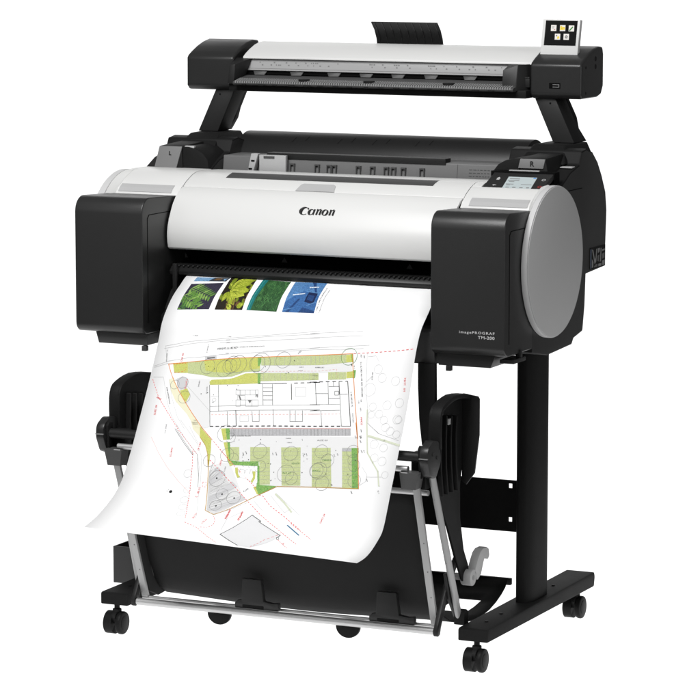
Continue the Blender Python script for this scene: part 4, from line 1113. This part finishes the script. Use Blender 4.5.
line|c|0.375|9.2|4|616.2,469.1
line|c|0.375|8.5|4|632.4,475.1
line|c|0.375|9.6|4|585,500.3
line|c|0.375|9.0|4|608.5,506.7
line|c|0.375|9.0|4|591.5,530.3
line|c|0.375|9.6|4|611.5,536.8
line|c|0.375|7.7|4|624.6,566.2
line|c|0.375|8.4|4|630.9,442.8
line|c|0.5|9.6|4|155.4,602.9
line|c|0.5|9.6|4|169.1,671.5
line|c|0.5|8.4|4|166,643.5
line|c|0.5|9.6|4|174.3,693
line|c|0.5|9.0|4|179.1,715.5
ink|c|0.8|0.6|5|226.5,387
ink|c|0.8|0.6|5|433.5,545.1
ink|c|0.8|0.8|5|281.2,561.5
ink|c|0.8|0.3|5|427.3,550.5
ink|c|0.8|0.6|5|277.9,548.8
ink|c|0.8|0.8|5|361.6,581.9
ink|c|0.8|0.6|5|259.6,514
ink|c|0.8|0.3|5|368.2,596.7
ink|c|0.8|0.8|5|312.6,517.3
ink|c|0.8|0.3|5|342,593.8
ink|c|0.8|0.8|5|548.2,540.1
ink|c|0.8|0.8|5|293.9,557.9
ink|c|0.8|0.3|5|412.8,503.5
ink|c|0.8|0.6|5|159.1,350.6
ink|c|0.8|0.6|5|343.2,562.6
ink|c|0.8|0.3|5|133.7,341.4
ink|c|0.8|0.8|5|173.7,429.6
ink|c|0.8|0.8|5|506.2,599.2
ink|c|0.8|0.8|5|349.2,563.6
ink|c|0.8|0.3|5|553.2,559.7
ink|c|0.8|0.3|5|427,515.9
ink|c|0.8|0.8|5|359,601.7
ink|c|0.8|0.6|5|555.9,590.2
ink|c|0.8|0.3|5|112.7,427.2
ink|c|0.8|0.8|5|486.5,575.5
ink|c|0.8|0.8|5|503.9,598.4
ink|c|0.8|0.8|5|311.6,508.7
ink|c|0.8|0.3|5|390.3,529.2
ink|c|0.8|0.3|5|360.7,600.2
ink|c|0.8|0.3|5|277.4,553.4
ink|c|0.8|0.6|5|170.7,411.8
ink|c|0.8|0.8|5|200,388.2
ink|c|0.8|0.6|5|497.4,520.7
ink|c|0.8|0.3|5|221.1,422.8
ink|c|0.8|0.3|5|249,518.3
ink|c|0.8|0.3|5|350.6,511.1
ink|c|0.8|0.6|5|285.5,339.8
ink|c|0.8|0.6|5|425.2,534.6
ink|c|0.8|0.8|5|142.5,344.9
ink|c|0.8|0.3|5|203,342.5
ink|c|0.8|0.8|5|344.5,350.4
ink|c|0.8|0.6|5|185.8,329.1
ink|c|0.8|0.8|5|154.7,407.5
ink|c|0.8|0.6|5|339.1,352.8
ink|c|0.8|0.8|5|139,411.2
ink|c|0.8|0.3|5|411.6,501
ink|c|0.8|0.8|5|225,395.4
ink|c|0.8|0.8|5|429.1,577.2
ink|c|0.8|0.8|5|537.8,571.7
ink|c|0.8|0.8|5|354.2,323
shade|p|1|300.9,772.6 340.6,691.7 367.5,707.6 365.2,710.1 430,746.3 421.4,771.6 393.9,819.1 363.4,817.2
ink|l|1.4|0|4|363.4,817.2 300.3,772.8 340.3,690.8 367.7,706.5 363.3,708.9 430.6,746.2 426.6,757.5
ink|l|0.8|0|4|425.9,755.9 428.6,752.3 433.7,760.6 430.5,763.9 425.9,755.9
blue|l|2.6|0|4|431,708.3 470,736.6
ink|c|4|1.9|5|128.7,652.7
dark|t|2.5|5|119,652.2 122.3,647.8
'''
PHOTOS = [('sky', [(29.6, 90.3), (111.8, 87.5), (108.8, 103.2), (28.1, 108.1)]), ('fern', [(26.7, 119.0), (105.9, 109.0), (107.2, 203.7), (27.0, 208.1)]), ('leaves', [(113.8, 82.7), (179.9, 86.2), (191.2, 202.1), (121.9, 204.0)]), ('meadow', [(196.1, 85.2), (267.5, 87.8), (278.2, 203.6), (202.0, 201.9)]), ('steel', [(278.1, 87.5), (355.9, 84.4), (371.6, 204.1), (292.2, 203.5)])]
CAPTION = [(375.4, 199.7), (367.2, 109.1), (383.8, 202.3), (377.4, 118.1)]
W_MM, L_MM = 646.0, 828.0
INKS = dict(pale=(.78,.78,.78), pale2=(.70,.70,.70), palegrey=(.60,.60,.61), grey=(.47,.47,.48), mid=(.17,.17,.17), dark=(.06,.06,.06), line=(.42,.42,.42), cream=(.82,.79,.58), lime=(.56,.58,.15), sage=(.52,.58,.29), sagepale=(.64,.68,.53),
            green=(.19,.40,.10), forest=(.05,.20,.05), white=(.90,.90,.90), orange=(.74,.25,.04), amber=(.52,.30,.05), red=(.74,.06,.06), rose=(.76,.30,.27), paper_shade=(.74,.74,.75), blue=(.03,.16,.30), ink=(.012,.012,.012), olive=(.33,.37,.08), moss=(.09,.27,.05), leaf=(.30,.48,.14))  # the light grey building fill paints in the paper's own shading
slots = list(INKS)
for k, c in INKS.items():
    if k != 'ink': ink('plan_' + k, c, .12 if k in ('lime', 'sage', 'green', 'grey') else 0)
slot_mats = ['ink' if k == 'ink' else 'plan_' + k for k in slots]
class Print:
    """flat shapes in sheet millimetres, cut at the rows of the sheet and laid on it"""
    def __init__(s): s.bm = new()
    def poly(s, pts, m, l):
        try: s.bm.faces.new([s.bm.verts.new((x, y, l)) for x, y in pts]).material_index = m
        except ValueError: pass
    def line(s, pts, w, dash, m, l):
        P = [Vector(p) for p in pts]; on = True; left = dash or 1e9
        for A, B in zip(P, P[1:]):
            d = B - A; L = d.length
            if L < 1e-4: continue
            d /= L; n = Vector((-d.y, d.x)) * w / 2; t = 0
            while t < L - 1e-6:
                step = min(left, L - t)
                if on:
                    a, c = A + d * (t - (w * .3 if not dash else 0)), A + d * (t + step + (w * .3 if not dash else 0)); s.poly([a + n, a - n, c - n, c + n], m, l)
                t += step; left -= step
                if left <= 1e-6: on = not on; left = dash * (1 if on else .75)
    def circle(s, c, r, w, m, l):
        N = 26 if r > 5 else 12
        o = [(c[0] + (r + w/2) * math.cos(2*math.pi*i/N), c[1] + (r + w/2) * math.sin(2*math.pi*i/N)) for i in range(N)]
        if r <= w: s.poly(o, m, l); return
        q = [(c[0] + (r - w/2) * math.cos(2*math.pi*i/N), c[1] + (r - w/2) * math.sin(2*math.pi*i/N)) for i in range(N)]
        for i in range(N): s.poly([o[i], o[(i+1)%N], q[(i+1)%N], q[i]], m, l)
    def text(s, a, b, h, m, l):
        a, b = Vector(a), Vector(b); d = b - a; L = d.length; d /= L; n = Vector((-d.y, d.x)); t = 0
        while t < L:
            w = h * random.uniform(.35, .7)
            if random.random() < .12: t += w; continue
            q = max(.42, h * .15); c = a + d * t
            for (x0, x1, y0, y1) in random.choice((((0,q,-.5,.5),(w-q,w,-.5,.5),(q,w-q,-.12,.08)), ((0,q,-.5,.5),(q,w,.34,.5),(q,w,-.5,-.34)), ((w*.4,w*.4+q,-.5,.4),(0,w,.34,.5)), ((0,q,-.3,.5),(w-q,w,-.5,.3),(q,w-q,-.1,.1)))):
                s.poly([c + d*x + n*y*h for x, y in ((x0,y0),(x1,y0),(x1,y1),(x0,y1))], m, l)
            t += w + h * .32
    def lay(s, name, mats, parent, step=1):
        for j in range(1, NV, step):
            v = j / NV * L_MM
            bmesh.ops.bisect_plane(s.bm, geom=s.bm.verts[:] + s.bm.edges[:] + s.bm.faces[:], plane_co=(0, v, 0), plane_no=(0, 1, 0), dist=1e-5)
        for v in s.bm.verts:
            p = SH(v.co.x / W_MM, v.co.y / L_MM, .00030 + .00007 * v.co.z); v.co = p
        return obj(name, s.bm, mats, parent, smooth=0)
pl = Print()
for row in PLAN.strip().split('\n'):
    f = row.split('|'); m = slots.index(f[0]); pts = [tuple(map(float, p.split(','))) for p in f[-1].split()]
    if f[1] == 'p': pl.poly(pts, m, int(f[2]))
    elif f[1] == 'l': pl.line(pts, float(f[2]), float(f[3]), m, int(f[4]))
    elif f[1] == 'c': pl.circle(pts[0], float(f[3]), float(f[2]), m, int(f[4]))
    else: pl.text(pts[0], pts[1], float(f[2]), m, int(f[3]))
def within(P, x, y):
    c = False
    for (x0, y0), (x1, y1) in zip(P, P[1:] + P[:1]):
        if (y0 > y) != (y1 > y) and x < (x1 - x0) * (y - y0) / (y1 - y0) + x0: c = not c
    return c
for row in PLAN.strip().split('\n'):      # planting texture inside the green beds
    f = row.split('|')
    if f[1] != 'p' or f[0] not in ('green', 'lime', 'sage'): continue
    P = [tuple(map(float, p.split(','))) for p in f[-1].split()]; xs = [p[0] for p in P]; ys = [p[1] for p in P]
    area_ = (max(xs) - min(xs)) * (max(ys) - min(ys))
    for k in range(int(area_ * {'green': .14, 'lime': .030, 'sage': .012}[f[0]])):
        x, y = random.uniform(min(xs), max(xs)), random.uniform(min(ys), max(ys))
        if not within(P, x, y): continue
        r_ = random.uniform(.5, 1.4 if f[0] == 'green' else .9); a0 = random.uniform(0, 3)
        pl.poly([(x + r_ * random.uniform(.6, 1.2) * math.cos(a0 + q * 1.257), y + r_ * random.uniform(.6, 1.2) * math.sin(a0 + q * 1.257)) for q in range(5)], slots.index({'green': random.choice(('moss', 'leaf', 'leaf')), 'lime': random.choice(('olive', 'sage')), 'sage': 'olive'}[f[0]]), int(f[2]) + .6)
pl.text(CAPTION[0], CAPTION[1], 3, slots.index('dark'), 2); pl.text(CAPTION[2], CAPTION[3], 2, slots.index('mid'), 2)
pl.lay('printed_plan', slot_mats, sheet)
# the four photos printed along the top of the sheet (and the edge of a fifth)
PC = dict(night=(.032,.028,.050), fern1=(.11,.24,.045), fern2=(.22,.38,.085), fern3=(.05,.13,.035), soil=(.016,.012,.007), leaf1=(.27,.33,.025), leaf2=(.42,.47,.055), leaf3=(.15,.20,.015), leaf4=(.34,.40,.035), twig=(.14,.075,.03), grass1=(.03,.095,.032), grass2=(.065,.185,.055), grass3=(.016,.05,.018), teal=(.01,.15,.15), teal2=(.04,.25,.24),
          blue1=(.040,.125,.32), blue2=(.018,.055,.17), blue3=(.085,.21,.43), navy=(.010,.02,.07), cloud=(.62,.68,.76), sky1=(.17,.31,.48), slate=(.035,.045,.06))
pk = list(PC)
for k, c in PC.items(): ink('photo_' + k, c, .4)
random.seed(11)
for kind, Q in PHOTOS:
    p = Print(); TL, TR, BR, BL = [Vector(q) for q in Q]
    X = lambda a, c: (TL * (1-a) * (1-c) + TR * a * (1-c) + BR * a * c + BL * (1-a) * c)
    def q(pts, k, l): 
        p.poly([X(min(max(a, 0), 1), min(max(c, 0), 1)) for a, c in pts], pk.index(k), l)
    def leaf(a, c, ang, ln, wd, k, l, vein=None):
        ca, sa_ = math.cos(ang), math.sin(ang); sh = [(0,0),(.18,.7),(.42,1),(.7,.72),(1,0),(.7,-.72),(.42,-1),(.18,-.7)]
        q([(a + ca*t*ln - sa_*s_*wd, c + sa_*t*ln + ca*s_*wd) for t, s_ in sh], k, l)
        if vein: q([(a + ca*t*ln - sa_*s_*wd, c + sa_*t*ln + ca*s_*wd) for t, s_ in ((0,.05),(1,0),(0,-.05))], vein, l + .5)
    full = [(0,0),(1,0),(1,1),(0,1)]
    if kind == 'sky':
        q(full, 'sky1', 0); q([(.55,0),(1,0),(1,1),(.45,1)], 'slate', 1); q([(.62,.2),(.8,.1),(.78,.7),(.6,.8)], 'twig', 2); q([(.85,.3),(.95,.2),(.93,.9)], 'sky1', 2)
    elif kind == 'fern':
        q(full, 'night', 0)
        for k in range(26): leaf(random.uniform(0,.45), random.uniform(.55,1), random.uniform(-.6,.6), .22, .035, random.choice(('fern1','fern3','fern1')), 1 + k * .02)
        for (a0, c0, a1, c1, n) in ((.10,.22,.92,.62,9),(.02,.5,.66,.98,8)):
            d = math.atan2(c1-c0, a1-a0); q([(a0,c0-.012),(a1,c1),(a0,c0+.012)], 'fern2', 3)
            for i in range(n):
                t = i / n; a, c = a0 + (a1-a0)*t, c0 + (c1-c0)*t; ln = .40 * (1 - .45*t)
                leaf(a, c, d - 1.15, ln * .9, .036, random.choice(('fern1','fern2')), 2 + i*.03, 'fern3'); leaf(a, c, d + .95, ln * .75, .036, random.choice(('fern1','fern2')), 2 + i*.03, 'fern3')
    elif kind == 'leaves':
        q(full, 'soil', 0)
        for k in range(14): leaf(random.random(), random.uniform(.5,1), random.uniform(0,6), .16, .06, random.choice(('leaf3','twig','leaf3')), 1 + k*.02)
        for k in range(26): leaf(random.uniform(.1,1), random.uniform(0,.6), random.uniform(-1.6,.9), random.uniform(.2,.4), .08, random.choice(('leaf3','leaf1','soil','leaf3')), 1.3 + k*.01, 'leaf3')
        for (a, c, an, ln, wd, k) in ((.40,.20,-.3,.55,.13,'leaf4'),(.55,.42,.1,.42,.13,'leaf4'),(.32,.42,-.55,.75,.17,'leaf1'),(.30,.48,-1.2,.55,.12,'leaf2'),(.25,.45,.25,.66,.17,'leaf2'),(.28,.52,.8,.50,.15,'leaf1'),(.25,.5,1.9,.32,.10,'leaf1'),(.3,.42,-2.2,.3,.10,'leaf3'),(.6,1.0,-2.6,.3,.07,'leaf2'),(.75,.92,-.3,.25,.08,'leaf1')):
            leaf(a, c, an, ln, wd, k, 2, 'leaf3')
            for s_ in (-.5, .5): 
                leaf(a + .12*math.cos(an), c + .12*math.sin(an), an + s_*.35, ln*.55, .012, 'leaf3' if k == 'leaf2' else 'leaf2', 3)
        for a in (.35,.55,.62): q([(a,.72),(a+.03,.72),(a+.05,1),(a+.02,1)], 'twig', 3)
    elif kind == 'meadow':
        q(full, 'grass1', 0)
        for k in range(260):
            a, c = random.uniform(.16,1), random.uniform(.02,1); an = random.uniform(-2.6,-.5); ln = random.uniform(.08,.22); leaf(a, c, an, ln, .010, random.choice(('grass2','grass3','grass1','grass2')), 1 + k*.004)
        q([(0,0),(.20,0),(.13,1),(0,1)], 'teal', 3); q([(.07,0),(.10,0),(.06,1),(.03,1)], 'teal2', 3.5)
    else:
        q(full, 'blue1', 0); q([(0,.75),(.45,.35),(1,.55),(1,.0),(0,0)], 'blue3', 1); q([(0,1),(0,.78),(.42,.42),(.62,.62),(.55,1)], 'blue1', 1.5); q([(.1,1),(.40,.62),(.44,.66),(.2,1)], 'blue2', 2)
        q([(.62,.40),(.92,.45),(.90,.78),(.60,.72)], 'navy', 2); q([(.66,.50),(.86,.54),(.85,.70),(.65,.66)], 'blue2', 2.5); q([(.60,.86),(1,.95),(1,1),(.5,1)], 'blue2', 2); q([(.55,0),(.66,0),(.86,.4),(.80,.4)], 'blue2', 2)
        q([(.16,.50),(.52,.44),(.52,.475),(.16,.54)], 'cloud', 3); q([(.55,.20),(.84,.18),(.84,.21),(.55,.24)], 'cloud', 3); q([(.0,.93),(.3,.88),(.31,.90),(.0,.97)], 'blue3', 3); q([(.7,.8),(.98,.70),(.98,.73),(.7,.83)], 'blue3', 3)
    p.lay('printed_photo', ['photo_' + k for k in pk], sheet)
# ================================================================== SETTING, LIGHT, CAMERA
m = bpy.data.materials.new('shadowless_glow_sheet'); m.use_nodes = True; nt = m.node_tree  # added glowing sheet, stands in for plain white ground without shadows
for n in list(nt.nodes): nt.nodes.remove(n)
out = nt.nodes.new('ShaderNodeOutputMaterial'); tr_ = nt.nodes.new('ShaderNodeBsdfTranslucent'); tr_.inputs['Color'].default_value = (.9, .9, .9, 1)
nt.links.new(tr_.outputs[0], out.inputs['Surface']); M['glow_sheet'] = m
b = new()
ca, sa = math.cos(R(24.9)), math.sin(R(24.9))
def along(t, w, z): return (-.06 - sa * t + ca * w, .3 + ca * t + sa * w, z)   # the sweep runs away from the viewer
prof = [(-.85, -.0005)] + [(t, -.0005) for t in (0, 1.0, 2.0)] + [(2.0 + 1.5 * math.sin(R(a)), -.0005 + 1.5 * (1 - math.cos(R(a)))) for a in range(10, 91, 10)] + [(3.5, 2.2)]
rows = [[b.verts.new(along(t, w, z)) for w in (-1.5, 1.5)] for t, z in prof]
for A, B in zip(rows, rows[1:]): b.faces.new((A[0], A[1], B[1], B[0]))
fl = obj('floor', b, 'glow_sheet', None, smooth=60); fl['kind'] = 'structure'; fl['label'] = 'added white sweep glowing without shadows under and behind the printer'
def area(name, loc, target, sx, sy, power, col=(1, 1, 1)):
    l = bpy.data.lights.new(name, 'AREA'); l.shape = 'RECTANGLE'; l.size = sx; l.size_y = sy; l.energy = power; l.color = col
    o = bpy.data.objects.new(name, l); COL.objects.link(o); o.location = loc
    o.rotation_euler = (Vector(target) - Vector(loc)).to_track_quat('-Z', 'Y').to_euler(); return o
area('overhead_softbox', (0, -2.35, 3.9), (0, .1, .8), 1.7, 1.7, 178)
area('front_softbox', (-2.2, -4.2, 2.6), (0, .2, .7), 2.0, 2.0, 14)
area('side_softbox', (4.5, -1.2, 1.6), (.2, .3, .8), 1.4, 2.0, 30)
tl = area('under_floor_glow', along(1.2, 0, -1.0), along(1.2, 0, 0), 5, 6.4, 158)  # added out of view, makes the ground glow so no shadows show
tl.rotation_euler = (R(180), 0, R(24.9))
area('behind_sweep_glow', along(4.7, 0, 1.4), along(3, 0, 1.4), 5, 4, 95)  # added out of view, makes the upright part of the sweep glow white
w = bpy.data.worlds.new('World'); S.world = w; w.use_nodes = True
w.node_tree.nodes['Background'].inputs[0].default_value = (1, 1, 1, 1); w.node_tree.nodes['Background'].inputs[1].default_value = .12
S.view_settings.view_transform = 'Standard'; S.view_settings.look = 'None'; S.view_settings.exposure = 0; S.view_settings.gamma = 1
cam = bpy.data.cameras.new('camera'); co = bpy.data.objects.new('camera', cam); COL.objects.link(co); S.camera = co
cam.sensor_width = 36; cam.lens = 3263 / 700 * 36; cam.clip_end = 100; cam.clip_start = .1
YAW, PITCH = R(24.9), R(7.85)
f = Vector((-math.sin(YAW) * math.cos(PITCH), math.cos(YAW) * math.cos(PITCH), -math.sin(PITCH))); r = Vector((math.cos(YAW), math.sin(YAW), 0)); u = r.cross(f)
co.matrix_world = Matrix(((r.x, u.x, -f.x, 3.16051), (r.y, u.y, -f.y, -6.44352), (r.z, u.z, -f.z, 1.68723), (0, 0, 0, 1)))
S.cycles.use_denoising = True; S.cycles.max_bounces = 8
S.render.resolution_x = S.render.resolution_y = 1024
